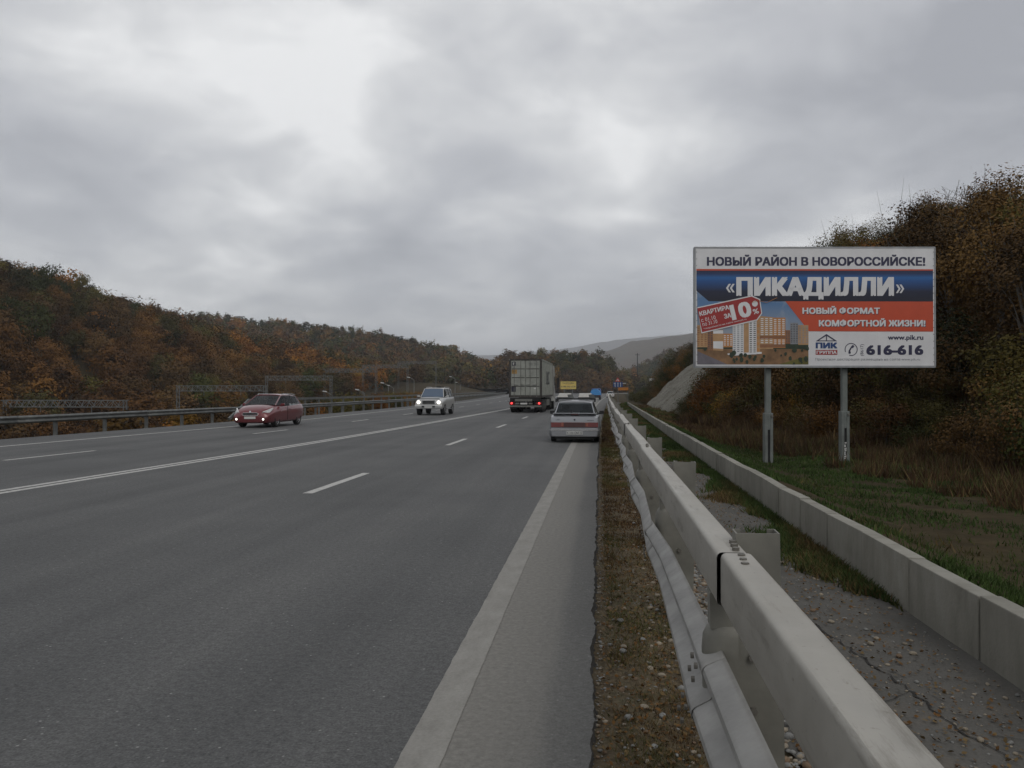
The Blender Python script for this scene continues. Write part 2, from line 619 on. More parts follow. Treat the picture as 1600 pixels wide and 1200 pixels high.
paint('blue_paint', (0.03, 0.13, 0.4), 0.0, 0.4, 0.4, 0.2)
simple('blue_tarp', (0.05, 0.24, 0.55), 0.6, 0, 0.15, 3)
simple('container_grey', (0.27, 0.28, 0.25), 0.75, 0.0, 0.22, 1.6, 0.1)
simple('container_dark', (0.05, 0.045, 0.04), 0.8, 0.0, 0.4, 3)
simple('orange_patch', (0.30, 0.19, 0.07), 0.8, 0, 0.3, 5)


def leafmat(name, c1, c2, c3):
    t = NT(name)
    oi = t.n.new('ShaderNodeObjectInfo')
    n = t.math('ADD', t.math('MULTIPLY', t.noise(0.17, 2, 0.6), 0.65), t.math('MULTIPLY', t.noise(1.6, 3, 0.7), 0.35))
    at = t.n.new('ShaderNodeAttribute')
    at.attribute_name = 'tree_hue'
    own = t.math('FRACT', t.math('ADD', oi.outputs['Random'], at.outputs['Fac']))
    b = t.ramp(t.math('ADD', t.math('MULTIPLY', n, 0.6), t.math('MULTIPLY', own, 0.4)), [(0.28, c1), (0.5, c2), (0.75, c3)])
    b = t.mix(1.0, b, t.ramp(t.math('FRACT', t.math('MULTIPLY', own, 7.31)), [(0.0, 0.42), (0.5, 0.72), (1.0, 1.0)]), 'MULTIPLY')
    t.base(b, 0.8, 0, 0.15)
    return t


leafmat('leaf_rust', (0.092, 0.043, 0.0125), (0.160, 0.073, 0.017), (0.232, 0.112, 0.022))
leafmat('leaf_brown', (0.078, 0.046, 0.018), (0.124, 0.069, 0.022), (0.178, 0.102, 0.029))
leafmat('leaf_olive', (0.0614, 0.0520, 0.0144), (0.0928, 0.0806, 0.0177), (0.1502, 0.1144, 0.0221))
leafmat('leaf_green', (0.0314, 0.0391, 0.0108), (0.0507, 0.0598, 0.0137), (0.0797, 0.0828, 0.0176))
leafmat('leaf_ochre', (0.1365, 0.0754, 0.0155), (0.2252, 0.1196, 0.0199), (0.3276, 0.1820, 0.0265))
leafmat('leaf_orange', (0.164, 0.064, 0.012), (0.273, 0.108, 0.016), (0.38, 0.17, 0.021))
LEAVES = ['rust', 'brown', 'olive', 'green', 'ochre', 'orange']
simple('grass_green', (0.042, 0.068, 0.018), 0.9, 0, 0.4, 1.2, spec=0.15)
simple('grass_olive', (0.075, 0.075, 0.026), 0.9, 0, 0.4, 1.2, spec=0.15)
simple('grass_dry', (0.125, 0.085, 0.038), 0.9, 0, 0.4, 1.2, spec=0.15)
simple('weed_brown', (0.062, 0.036, 0.019), 0.9, 0, 0.4, 1.2, spec=0.15)
simple('leaf_litter', (0.12, 0.062, 0.022), 0.9, 0, 0.5, 9, spec=0.15)

# ================================================================ THE SETTING
# road alignment, metres: x across, y along the road from the viewer
def curve(pts):
    ys = [p[0] for p in pts]
    xs = [p[1] for p in pts]
    return lambda y: np.interp(y, ys, xs)


right_edge = curve([(-30, -0.05), (24, -0.05), (45, 0.08), (70, 0.4), (110, 1.0), (157, 1.8), (250, 3.6), (365, 6.5), (520, 14)])
edge_line = curve([(-30, -0.82), (24, -0.82), (55, -0.72), (87, -0.45), (129, 0.1), (200, 1.6), (365, 4.5)])
lane_right = curve([(-30, -4.9), (13, -4.78), (25, -4.62), (60, -4.5), (120, -4.4), (300, -6)])
centre = curve([(-30, -11.0), (12.8, -10.0), (21.4, -9.3), (33, -8.85), (70, -8.05), (110, -8.1), (200, -10.5), (365, -14)])
lane_left = curve([(-30, -15.6), (18, -14.4), (30, -13.15), (45, -13.1), (60, -13.4), (110, -14.0), (200, -17.5), (365, -22)])
edge_left = curve([(-30, -19.3), (23, -17.9), (36, -16.8), (45, -16.6), (74, -17.0), (110, -18.2), (166, -21), (270, -29), (365, -34)])
rail_left = curve([(-30, -23.5), (20, -21.6), (33, -20.9), (54, -20.1), (85, -20.3), (130, -22.6), (180, -26), (270, -33), (365, -40)])
left_edge = lambda y: rail_left(y) + 0.9


def smoothed(f, y, w=6.0):
    return sum(f(y + k * w / 3) for k in (-3, -2, -1, 0, 1, 2, 3)) / 7


def ridge_left(y):
    """crest height of the wooded hill beyond the railway, without its trees"""
    return np.interp(y, [0, 60, 120, 150, 191, 215, 245, 285, 320, 345, 400, 470, 560, 700], [34, 33, 31, 29, 26.3, 25.4, 21.5, 18.0, 14.0, 11, 6.5, 3, 1, 0])


def rail_floor(y):
    return np.clip(-8.6 + (y - 95) * 0.057, -10.5, 4.0)


FOOT = ([-40, 0, 12, 22, 30, 44, 95, 104, 150, 300, 600], [11.5, 11.2, 10.6, 9.6, 8.0, 5.9, 5.6, 8.5, 15, 30, 60])
SLOPE = ([-40, 40, 48, 95, 106, 300], [0.74, 0.74, 1.0, 1.0, 0.5, 0.25])
CAP = ([-40, 20, 42, 58, 80, 100, 125, 160, 300], [5.8, 5.8, 6.2, 9.0, 9.0, 8.0, 4.0, 3.5, 2.0])


def ground_z(x, y):
    x, y = np.asarray(x, float), np.asarray(y, float)
    z = np.full(np.broadcast(x, y).shape, -0.09) + 0 * x
    # right: low grass bank behind the wall, then the wooded slope
    bank = 0.22 * (1 - sstep((x - 2.7) / 1.3)) - 0.17 * sstep((x - 2.7) / 1.6)
    foot = np.interp(y, *FOOT)
    rise = np.interp(y, *SLOPE) * np.maximum(0, x - foot)
    cap = np.interp(y, *CAP)
    rise = cap * np.tanh(rise / np.maximum(cap, 0.1))
    rough = fbm(x * 0.35, y * 0.35, 3, 3) * 0.22 * sstep((x - 3.5) / 3) + fbm(x * 0.09, y * 0.09, 8, 3) * 1.4 * sstep((x - foot - 2) / 6)
    edge = np.interp(y, [-40, 110, 150, 300, 600], [2.55, 2.9, 4.5, 8, 22])
    z = np.where(x > edge, bank + rise + rough, z)
    # left: the bank below the barrier, the railway cutting, the wooded hill
    xl = smoothed(rail_left, y, 9) - 0.8
    fl = rail_floor(y)
    down = lerp(-0.1, fl, sstep((xl - x) / 24))
    hill = (ridge_left(y) - fl) * sstep((-70 - x) / 84) - 7 * sstep((-165 - x) / 120)
    rough = fbm(x * 0.07, y * 0.07, 21, 4) * 2.0 * sstep((xl - x - 6) / 20)
    fade = 1 - sstep((y - 480) / 220)
    z = np.where(x < xl, down * fade + hill * fade + rough * fade - 0.1, z)
    return z


def zat(x, y):
    return float(ground_z(np.array([x]), np.array([y]))[0])


gx = np.concatenate([np.linspace(-9000, -400, 18), np.arange(-380, -72, 6.0), np.arange(-72, -18, 2.0), np.arange(-18, 2.4, 3.4), [2.5, 2.56],
                     np.arange(2.7, 14, 0.45), np.arange(14, 60, 1.5), np.arange(62, 140, 8), np.linspace(160, 9000, 16)])
gy = np.concatenate([np.linspace(-600, -20, 6), np.arange(-12, 60, 1.0), np.arange(60, 130, 2.0), np.arange(130, 560, 6.0), np.linspace(600, 12000, 18)])
GX, GY = np.meshgrid(gx, gy)
ground = grid_mesh('ground', GX, GY, ground_z(GX, GY), 'hill_ground')
tag(ground, kind='structure')

# ---- carriageway: one sheet, its right edge ragged
ys = np.concatenate([np.arange(-25, 1.8, 0.5), np.arange(1.8, 12, 0.022), np.arange(12, 30, 0.08), np.arange(30, 100, 1.0), np.arange(100, 420, 5.0)])
re_ = right_edge(ys) + np.where(ys < 60, 0.035 * fbm(ys * 1.7, ys * 0 + 3, 31, 3) + 0.018 * fbm(ys * 12, ys * 0 + 1, 37, 3), 0)
lf = smoothed(left_edge, ys)
tt = np.linspace(0, 1, 12)
XX = lf[:, None] * (1 - tt) + re_[:, None] * tt
YY = np.repeat(ys[:, None], 12, 1)
road = grid_mesh('road', XX, YY, np.zeros_like(XX), 'asphalt')
tag(road, kind='structure')
# broken edge of the paving: a crumbled lip dropping to the verge
n = len(ys)
lip = [re_[:, None], re_[:, None] + 0.006 + 0.012 * np.abs(fbm(ys * 16, ys * 0, 41, 2))[:, None], re_[:, None] + 0.045 + 0.05 * np.abs(fbm(ys * 21, ys * 0, 43, 3))[:, None]]
LX = np.concatenate(lip, 1)
LZ = np.stack([np.zeros(n), np.full(n, -0.03) + 0.008 * fbm(ys * 30, ys * 0, 45, 2), np.full(n, -0.075)], 1)
o = grid_mesh('paving_edge', LX, np.repeat(ys[:, None], 3, 1), LZ, 'broken_asphalt', parent=road, smooth=False)


def stripe(name, f, y0, y1, w, mat='road_paint', off=0.0, rag=0.0, step=1.5):
    k = max(2, int((y1 - y0) / step) + 1)
    yy = np.linspace(y0, y1, k)
    c = smoothed(f, yy) + off
    jit = rag * (fbm(yy * 9, yy * 0 + off, 51, 3) + 0.3 * fbm(yy * 0.7, yy * 0, 53, 2))
    XX = np.stack([c - w / 2 + jit, c + w / 2 - jit * 0.7], 1)
    return grid_mesh(name, XX, np.stack([yy, yy], 1), np.full_like(XX, 0.004), mat, parent=road, smooth=False)


stripe('edge_line', edge_line, -20, 350, 0.2, 'road_paint_dusty', rag=0.006, step=0.06)
stripe('centre_line', centre, -20, 330, 0.15, off=-0.13, rag=0.008)
stripe('centre_line', centre, -20, 330, 0.15, off=0.13, rag=0.008)
stripe('edge_line', edge_left, -20, 350, 0.16, 'road_paint', rag=0.01)
for k in range(-1, 20):
    stripe('lane_dash', lane_right, 13.0 + 11.75 * k, 16.3 + 11.75 * k, 0.16, rag=0.012, step=0.4)
for k in range(-1, 20):
    stripe('lane_dash', lane_left, 18.3 + 12.1 * k, 21.5 + 12.1 * k, 0.14, rag=0.012, step=0.4)

# ---- verge of soil and stones between the paving and the footway, and the footway itself
vy = np.concatenate([np.arange(-6, 1.8, 0.3), np.arange(1.8, 14, 0.05), np.arange(14, 45, 0.4), np.arange(45, 112, 2.0)])
vt = np.linspace(0, 1, 34)
VX = (right_edge(vy) - 0.12)[:, None] * (1 - vt) + (1.05 + 0.012 * np.maximum(0, vy - 30))[:, None] * vt
VY = np.repeat(vy[:, None], 34, 1)
VZ = -0.042 + 0.022 * fbm(VX * 3, VY * 3, 61, 4) + 0.018 * fbm(VX * 14, VY * 14, 63, 2) + 0.012 * np.sin(vt * math.pi)[None, :] - 0.03 * (vt < 0.07)[None, :]
verge = grid_mesh('verge', VX, VY, VZ, 'verge_soil')
tag(verge, kind='structure')
WALLX = curve([(-30, 2.4), (16, 2.38), (30, 2.42), (58, 2.6), (84, 2.82), (112, 3.1)])
FXa = (0.86 + 0.012 * np.maximum(0, vy - 30) + 0.16 * fbm(vy * 1.3, vy * 0, 67, 3))
FX = FXa[:, None] * (1 - vt) + (WALLX(vy) + 0.03)[:, None] * vt
FZ = -0.018 + 0.02 * fbm(FX * 1.3, VY * 0.8, 71, 3)
foot = grid_mesh('footway', FX, VY, FZ, 'footway_asphalt')
tag(foot, kind='structure')


def fz_arr(x, y):
    """height of the verge or footway surface"""
    x, y = np.asarray(x, float), np.asarray(y, float)
    walk = -0.018 + 0.02 * fbm(x * 1.3, y * 0.8, 71, 3)
    soil = -0.036 + 0.022 * fbm(x * 3, y * 3, 61, 4) + 0.018 * fbm(x * 14, y * 14, 63, 2)
    return np.where(x > 0.96 + 0.012 * np.maximum(0, y - 30), walk, np.maximum(soil, -0.03))


def fz(x, y):
    return float(fz_arr(np.array([x]), np.array([y]))[0])


def crack(pts, w, parent=None, zf=None, mat='crack'):
    parent, zf = parent or foot, zf or (lambda x, y: fz(x, y) + 0.006)
    vs, fs = [], []
    P = []
    for (x0, y0), (x1, y1) in zip(pts[:-1], pts[1:]):
        k = max(3, int(math.hypot(x1 - x0, y1 - y0) / 0.06))
        for i in range(k):
            t_ = i / k
            P.append((lerp(x0, x1, t_) + rng.uniform(-.022, .022), lerp(y0, y1, t_) + rng.uniform(-.02, .02)))
    for i, (x, y) in enumerate(P):
        ww = w * rng.uniform(0.2, 1.0) * min(1, 4 * (i + 0.5) / len(P), 4 * (len(P) - i - 0.5) / len(P))
        z = zf(x, y)
        vs += [(x - ww, y, z), (x + ww, y, z)]
    for i in range(len(P) - 1):
        fs.append((2 * i, 2 * i + 1, 2 * i + 3, 2 * i + 2))
    return MB().add(vs, fs).build('crack', mat, parent)


crack([(1.38, 8.2), (1.5, 7.3), (1.52, 6.4), (1.66, 5.5), (1.75, 4.9), (1.8, 4.35), (1.93, 3.9), (1.99, 3.5)], 0.011)
crack([(1.52, 6.4), (1.38, 6.2), (1.3, 6.0)], 0.006)
crack([(1.75, 4.9), (1.62, 4.75), (1.45, 4.6), (1.2, 4.62)], 0.007)
crack([(1.8, 4.35), (2.05, 4.25), (2.3, 4.28)], 0.006)
crack([(1.1, 10.5), (1.6, 11.0), (2.1, 10.8)], 0.012)
crack([(1.2, 14.5), (1.7, 14.9), (2.2, 14.7)], 0.015)

for pts, w_ in (([(-4.6, 9.5), (-3.9, 9.7), (-3.2, 9.55), (-2.6, 9.75)], 0.012), ([(-6.9, 12.5), (-6.1, 12.7), (-5.6, 12.5)], 0.014), ([(-2.4, 5.2), (-1.9, 5.3)], 0.008), ([(-9.0, 19.0), (-5.0, 19.4)], 0.014), ([(-8.3, 31), (-0.9, 31.3)], 0.016)):
    crack(pts, w_, road, lambda x, y: 0.003, 'road_crack')

# ---- low concrete wall of separate panels
wall = empty('retaining_wall', (2.4, 2.0, 0))
tag(wall, 'long low wall of pale concrete panels between footway and grass', 'wall')
y = 2.0
k = 0
while y < 84:
    L = 1.17 + rng.uniform(-.02, .02)
    x0, x1 = float(WALLX(y)), float(WALLX(y + L))
    h0, h1 = 0.40 + rng.uniform(-.012, .012), 0.40 + rng.uniform(-.012, .012)
    dx = rng.uniform(-.008, .008)
    g = 0.011
    m = MB()
    T = 0.13
    m.add([(x0 + dx - 2.4, y + g - 2, -0.25), (x0 + dx + T - 2.4, y + g - 2, -0.25), (x1 + dx + T - 2.4, y + L - g - 2, -0.25), (x1 + dx - 2.4, y + L - g - 2, -0.25),
           (x0 + dx - 2.4, y + g - 2, h0), (x0 + dx + T - 2.4, y + g - 2, h0), (x1 + dx + T - 2.4, y + L - g - 2, h1), (x1 + dx - 2.4, y + L - g - 2, h1)],
          [(0, 3, 2, 1), (4, 5, 6, 7), (0, 1, 5, 4), (1, 2, 6, 5), (2, 3, 7, 6), (3, 0, 4, 7)])
    m.build('concrete_panel', 'concrete', wall, bevel=0.008 if y < 20 else None)
    y += L

# ---- two-level crash barrier beside the footway
rail = empty('guardrail', (0.6, 0, 0))
tag(rail, 'dented two-level steel crash barrier with box top beam beside the footway', 'guardrail')


def wob(y, seed, a):
    return float(a * fbm(np.array([y * 0.24]), np.array([0.5]), seed, 2)[0])


def rail_dx(y):
    return float(np.interp(y, [0, 30, 60, 110], [0, 0.03, 0.2, 0.75]))


bolt_me = MB().tube([(0, 0, 0), (0, 0, 0.016)], 0.016, 6).build('bolt', 'bolt_steel').data
bpy.data.objects.remove(bpy.data.objects['bolt'])


def bolt(parent, loc, rot=(0, 0, 0), s=1.0):
    o = bpy.data.objects.new('bolt', bolt_me)
    o.location, o.rotation_euler, o.scale = loc, rot, (s, s, s)
    col.objects.link(o)
    o.parent = parent
    return o


def box_ring(xc, zc, y, w, h, r):
    p = []
    for cx, cz, a0 in ((1, 1, 0), (-1, 1, 90), (-1, -1, 180), (1, -1, 270)):
        for q in (0, 30, 60, 90):
            a = R(a0 + q)
            p.append((xc + cx * (w / 2 - r) + r * math.cos(a), y, zc + cz * (h / 2 - r) + r * math.sin(a)))
    return p


BTOP, BH, BW, BX = 1.125, 0.19, 0.112, 0.465
joints = [-2.65, 2.95] + [2.95 + 5.6 * k for k in range(1, 18)]
for ji, (ya, yb) in enumerate(zip(joints[:-1], joints[1:])):
    rings = []
    ky = max(4, int((yb - ya) / 0.5))
    jx, jz = rng.uniform(-.006, .006), rng.uniform(-.006, .006)
    for i in range(ky + 1):
        yy = lerp(ya + 0.019, yb - 0.019, i / ky)
        rings.append(box_ring(BX - 0.6 + rail_dx(yy) + wob(yy, 81, float(np.interp(yy, [8, 22], [0.012, 0.05]))) + jx, BTOP - BH / 2 + wob(yy, 83, float(np.interp(yy, [8, 22], [0.010, 0.05]))) + jz, yy, BW, BH, 0.019))
    b = MB().loft(rings, cap=False).build('upper_beam', 'galvanised', rail, smooth=30)      # hollow section, open at the joints
    # sleeve inside the joint
    yj = yb
    xj, zj = BX - 0.6 + rail_dx(yj) + wob(yj, 81, float(np.interp(yj, [8, 22], [0.012, 0.05]))), BTOP - BH / 2 + wob(yj, 83, float(np.interp(yj, [8, 22], [0.010, 0.05])))
    MB().loft([box_ring(xj, zj, yj - 0.12, BW - 0.036, BH - 0.036, 0.012), box_ring(xj, zj, yj + 0.12, BW - 0.036, BH - 0.036, 0.012)]).build('joint_sleeve', 'underbody', b, smooth=30)
    if yj < 30:
        for s_ in (-1, 1):
            for q in range(3):
                bolt(b, (xj + 0.012 + 0.006 * q * s_, yj + s_ * (0.06 + 0.07 * q), zj + BH / 2 - 0.004), (0, 0, rng.random()), 0.85)

# lower W beam, sections overlapping, buckled
wprof = [(0.0, 0.0), (-0.016, 0.014), (-0.056, 0.047), (-0.064, 0.060), (-0.064, 0.078), (-0.056, 0.091), (-0.012, 0.132), (-0.008, 0.147), (-0.012, 0.162), (-0.056, 0.203), (-0.064, 0.216), (-0.064, 0.234), (-0.056, 0.247), (-0.016, 0.280), (0.0, 0.294)]
POST_Y = [0.1 + 3.1 * k for k in range(0, 34)]
jr = random.Random(19)
joint_off = [(jr.uniform(-.035, .02), jr.uniform(-.03, .03), jr.uniform(-.25, .25)) for _ in POST_Y]
bow = [(jr.choice((0.0, 0.02, 0.04, 0.07)), jr.uniform(-.025, .01), jr.uniform(0.3, 0.7)) for _ in POST_Y]


def buckle(y):
    """sideways and vertical offset and twist of the lower beam: fixed at the posts, knocked in between them"""
    k = min(len(POST_Y) - 2, max(0, int((y - POST_Y[0]) // 3.1)))
    t_ = min(1, max(0, (y - POST_Y[k]) / 3.1))
    m_ = bow[k][2]
    s_ = min(t_ / m_, (1 - t_) / (1 - m_))
    return (lerp(joint_off[k][0], joint_off[k + 1][0], t_) + bow[k][0] * s_, lerp(joint_off[k][1], joint_off[k + 1][1], t_) + bow[k][1] * s_, lerp(joint_off[k][2], joint_off[k + 1][2], t_))


for wi in range(len(POST_Y) - 1):
    ya, yb = POST_Y[wi], POST_Y[wi + 1]
    ya2 = ya - 0.14
    ky = 22
    vs = []
    for i in range(ky + 1):
        yy = lerp(ya2, yb, i / ky)
        bx, bz, tw = buckle(max(ya, yy))
        off = -0.003 * max(0, 1 - i / 3)
        for (px_, pz_) in wprof:
            q = pz_ - 0.147
            vs.append((-0.178 + rail_dx(yy) + px_ + bx + tw * q + off, yy, 0.43 + 0.157 + q * 0.98 - tw * px_ + bz))
    nn = len(wprof)
    fs = [(i * nn + k, i * nn + k + 1, (i + 1) * nn + k + 1, (i + 1) * nn + k) for i in range(ky) for k in range(nn - 1)]
    b = MB().add(vs, fs).build('lower_beam', 'galvanised_grey', rail, smooth=28)
    so = b.modifiers.new('sheet', 'SOLIDIFY')
    so.thickness = 0.003
    if ya < 30:
        bx, bz, tw = buckle(ya)
        for dz, px_ in ((0.045, -0.052), (0.095, -0.05), (0.2, -0.05), (0.25, -0.052)):
            for dy in (-0.09, 0.03):
                bolt(b, (-0.195 + rail_dx(ya) + px_ - 0.012 + bx + tw * (dz - .157), ya + dy, 0.43 + dz + bz), (0, R(-90 + (35 if dz > 0.2 and dz > .25 or .1 < dz < .2 and False else 0)), 0), 0.75)

# posts: open channel sections, with the rounded blocks that carry the beams
def channel(mb, x0, x1, y0, y1, z0, z1, th=0.006):
    mb.box(x0, x1, y0, y0 + th, z0, z1)
    mb.box(x0, x0 + th, y0 + th, y1, z0, z1)
    mb.box(x1 - th, x1, y0 + th, y1, z0, z1)
    mb.box(x0 + th, x0 + 0.03, y1 - th, y1 + 0.001, z0, z1)
    mb.box(x1 - 0.03, x1 - th, y1 - th, y1 + 0.001, z0, z1)
    return mb


post0 = None
for k in range(0, 33):
    py_ = 0.1 + 3.1 * k
    xb = rail_dx(py_)
    m = channel(MB(), 0.0, 0.16, -0.055, 0.055, -0.45, 1.16)
    if post0 is None:
        post0 = m.build('post', 'post_steel', rail)
        # bracket under the top beam and rounded spacer behind the W beam
        sp = MB()
        ring0 = [(-0.20 + 0.10 + 0.10 * math.cos(a), 0.075 * math.sin(a)) for a in [math.pi * (0.5 + q / 10) for q in range(11)]]
        ring0 = [(-0.13 + (0.07 + 0.07 * math.cos(a)) * 1.0, 0.07 * math.sin(a)) for a in [math.pi * (0.5 + q / 10) for q in range(11)]] + [(0.0, -0.07), (0.0, 0.07)]
        rings = [[(x * k_, y_ * k_, z) for x, y_ in ring0] for z, k_ in ((0.46, 1), (0.72, 1), (0.77, 0.96), (0.80, 0.84), (0.815, 0.6))]
        spo = sp.loft(rings).build('spacer_block', 'post_steel', post0, smooth=40)
        br = MB().box(-0.10, -0.002, -0.05, 0.05, 0.80, 0.934).build('beam_bracket', 'post_steel', post0)
        for zz in (0.50, 0.70):
            bolt(post0, (0.05, -0.056, zz), (R(90), 0, 0))
        po = post0
    else:
        po = copy_tree(post0, rail)
    po.location = (0.527 - 0.6 + xb, py_, 0)
    po.rotation_euler = (R(rng.uniform(-1, 1)), R(rng.uniform(-1.2, 1.2)), R(rng.uniform(-3, 3)))

# ---- barrier on the far side: single W beam
lrail = empty('guardrail', (-21, 26, 0))
tag(lrail, 'dull single-beam crash barrier along the far edge of the road', 'guardrail')


def wbeam(parent, f, y0, y1, L, z, mat, seed):
    y = y0
    while y < y1:
        k = max(3, int(L / 1.5))
        vs = []
        for i in range(k + 1):
            yy = y - 0.15 + (L + 0.15) * i / k
            dx = float(smoothed(f, np.array([yy]), 9)[0]) + (0.006 if i == 0 else 0)
            dz = z + 0.02 * float(fbm(np.array([yy * .1]), np.array([1.5]), seed, 2)[0])
            for (a, b_) in wprof:
                vs.append((dx - a * 1.0, yy, dz + b_))
        nn = len(wprof)
        fs = [(i * nn + q, i * nn + q + 1, (i + 1) * nn + q + 1, (i + 1) * nn + q) for i in range(k) for q in range(nn - 1)]
        m = MB().add([(v[0] - parent.location.x, v[1] - parent.location.y, v[2]) for v in vs], fs)
        o = m.build('beam', mat, parent, smooth=50)
        so = o.modifiers.new('sheet', 'SOLIDIFY')
        so.thickness = 0.006
        y += L


wbeam(lrail, rail_left, 20, 330, 8.0, 0.45, 'dark_galvanised', 101)
pm = None
for k in range(0, 100):
    yy = 21 + 3.0 * k
    xx = float(smoothed(rail_left, np.array([yy]), 9)[0])
    if pm is None:
        pm = MB().box(-0.13, -0.01, -0.06, 0.06, -1.2, 0.74).build('post', 'dark_galvanised', lrail)
        MB().box(-0.011, 0.075, -0.04, 0.04, 0.56, 0.65).build('spacer_block', 'dark_galvanised', pm)
        o = pm
    else:
        o = copy_tree(pm, lrail)
    o.location = (xx + 21 - 0.04, yy - 26, rng.uniform(-.02, .01))

# upper box beam behind it, with its sloping end
brail = empty('guardrail', (-23, 51, 0))
tag(brail, 'higher box-beam barrier with sloping end behind the far crash barrier', 'guardrail')
f2 = lambda y: rail_left(y) - np.interp(y, [40, 60, 110, 180], [2.6, 2.2, 1.2, 0.9])
yy = 51.0
first = True
while yy < 260:
    x0, x1 = float(smoothed(f2, np.array([yy]))[0]), float(smoothed(f2, np.array([yy + 6]))[0])
    MB().bar((x0 + 23, yy - 51, 1.03), (x1 + 23, yy + 5.99 - 51, 1.03), 0.12, 0.17).build('upper_beam', 'dark_galvanised', brail)
    if first:
        MB().bar((x0 + 23 + 0.1, -3.1, -0.1), (x0 + 23, 0.0, 1.03), 0.12, 0.17).build('end_ramp', 'dark_galvanised', brail)
        first = False
    for q in (0.4, 3.4):
        xx = float(smoothed(f2, np.array([yy + q]))[0]) + 23
        zg = zat(xx - 23, yy + q)
        MB().box(xx - 0.06, xx + 0.06, yy + q - 51 - 0.05, yy + q - 51 + 0.05, min(-1.0, zg - 0.5), 0.95).build('post', 'dark_galvanised', brail)
    yy += 6

# ---- bare rock face of the road cutting on the right
ry = np.linspace(45, 97, 240)
rs = np.linspace(-0.1, 1, 60)
RY, RS = np.meshgrid(ry, rs, indexing='ij')
RX = np.interp(RY, *FOOT) - 0.1 + RS * 7.0
amp = 0.28
RX += amp * 0.5 * fbm(RY * 0.25 + RS * 2.2, RS * 5 - RY * 0.1, 111, 5)
edge_fade = sstep((RY - 44) / 4) * sstep((97.5 - RY) / 3) * sstep((1.02 - RS) / 0.15) * sstep((RS + 0.1) / 0.12)
sv = RY * 0.085 + RS * 0.55 + 0.22 * fbm(RY * 0.25, RS * 2.5, 113, 3)
strata = -0.8 * np.exp(-(((sv % 1.0) - 0.5) / 0.045) ** 2) - 0.35 * np.exp(-((((sv * 2.7 + 0.3) % 1.0) - 0.5) / 0.05) ** 2)
RZ = ground_z(RX, RY) - 0.5 + edge_fade * (0.95 + amp * fbm(RY * 0.4 + RS * 3, RS * 6 - RY * 0.2, 117, 5) + 0.35 * strata)
rock = grid_mesh('rock_slope', RX, RY, RZ, 'rock', smooth=False)
tag(rock, kind='structure')

# ---- farther hills: ridges at their own distances
def hill(name, pts, dist, depth, tree_h, z_foot, mat, seed, rows=14, step=6.0, amp=1.5):
    pxs = np.arange(pts[0][0], pts[-1][0] + step, step)
    pys = np.interp(pxs, [p[0] for p in pts], [p[1] for p in pts])
    X, Y, Z = [], [], []
    for px_, py_ in zip(pxs, pys):
        d = ray(px_, py_)
        hd = math.hypot(d[0], d[1])
        ux, uy = d[0] / hd, d[1] / hd
        zr = CAM_H + d[2] / hd * dist - tree_h
        xs_, y_, z_ = [], [], []
        for r in range(rows + 5):
            tt_ = r / (rows - 1)
            if tt_ <= 1:
                dd = dist - depth * (1 - tt_)
                zz = lerp(z_foot, zr, float(sstep(tt_)) * 0.55 + 0.45 * tt_)
            else:
                dd = dist + depth * (tt_ - 1) * 1.2
                zz = zr - (tt_ - 1) * depth * 0.35
            xs_.append(ux * dd)
            y_.append(uy * dd)
            z_.append(zz)
        X.append(xs_), Y.append(y_), Z.append(z_)
    X, Y, Z = map(np.array, (X, Y, Z))
    sc_ = 9.0 / depth
    Z = Z + amp * fbm(X * sc_, Y * sc_, seed, 4) * sstep(np.arange(Z.shape[1]) / 6.0)[None, :]
    o = grid_mesh(name, X, Y, Z, mat)
    tag(o, kind='structure')
    return X, Y, Z


hillB = hill('hill', [(250, 495), (330, 492), (400, 503), (460, 507), (560, 521), (640, 531), (700, 541), (750, 560), (800, 585), (850, 604)], 640, 300, 7, 2, 'hill_ground', 121, amp=5)
hillC = hill('hill', [(690, 606), (720, 590), (760, 569), (800, 550), (850, 545), (910, 549), (950, 557), (968, 570), (985, 588), (1010, 600), (1060, 604), (1100, 606)], 460, 75, 7, -0.4, 'hill_ground', 131, amp=3)
hillG = hill('hill', [(930, 603), (965, 586), (1000, 572), (1030, 556), (1070, 540), (1110, 528), (1200, 500), (1300, 480)], 800, 220, 7, 0, 'hill_ground', 141, amp=5)
hill('far_hill', [(840, 580), (900, 563), (940, 552), (970, 541), (1000, 532), (1040, 526), (1080, 520), (1140, 505), (1260, 480)], 2700, 900, 0, 0, 'far_wood', 151, rows=40, step=2.5, amp=14)
hill('far_hill', [(560, 575), (640, 562), (700, 557), (760, 556), (820, 551), (870, 547), (910, 540), (960, 532), (1020, 526), (1100, 520), (1300, 515)], 6200, 1200, 0, 0, 'far_wood', 161, rows=24, step=4, amp=14)

# ================================================================ VEGETATION
def leaf_quads(centres, size, rs, jitter=0.35, up=0.35, outw=None):
    """one small four-sided leaf spray at every centre, turned every way"""
    n = len(centres)
    nrm = rs.normal(size=(n, 3))
    if outw is None:
        nrm[:, 2] = np.abs(nrm[:, 2]) + up
    else:
        nrm = nrm * 0.55 + outw * 1.0
        nrm[:, 2] += up * 0.6
    nrm /= np.linalg.norm(nrm, axis=1)[:, None]
    a = np.cross(nrm, rs.normal(size=(n, 3)))
    a /= np.linalg.norm(a, axis=1)[:, None] + 1e-9
    b = np.cross(nrm, a)
    s = size * rs.uniform(0.55, 1.35, n)[:, None]
    v = np.empty((n, 4, 3))
    v[:, 0] = centres - a * s
    v[:, 1] = centres - b * s * 0.7 + nrm * s * jitter * 0.3
    v[:, 2] = centres + a * s
    v[:, 3] = centres + b * s * 0.7 + nrm * s * jitter * 0.3
    return v.reshape(-1, 3), np.arange(n * 4).reshape(-1, 4)


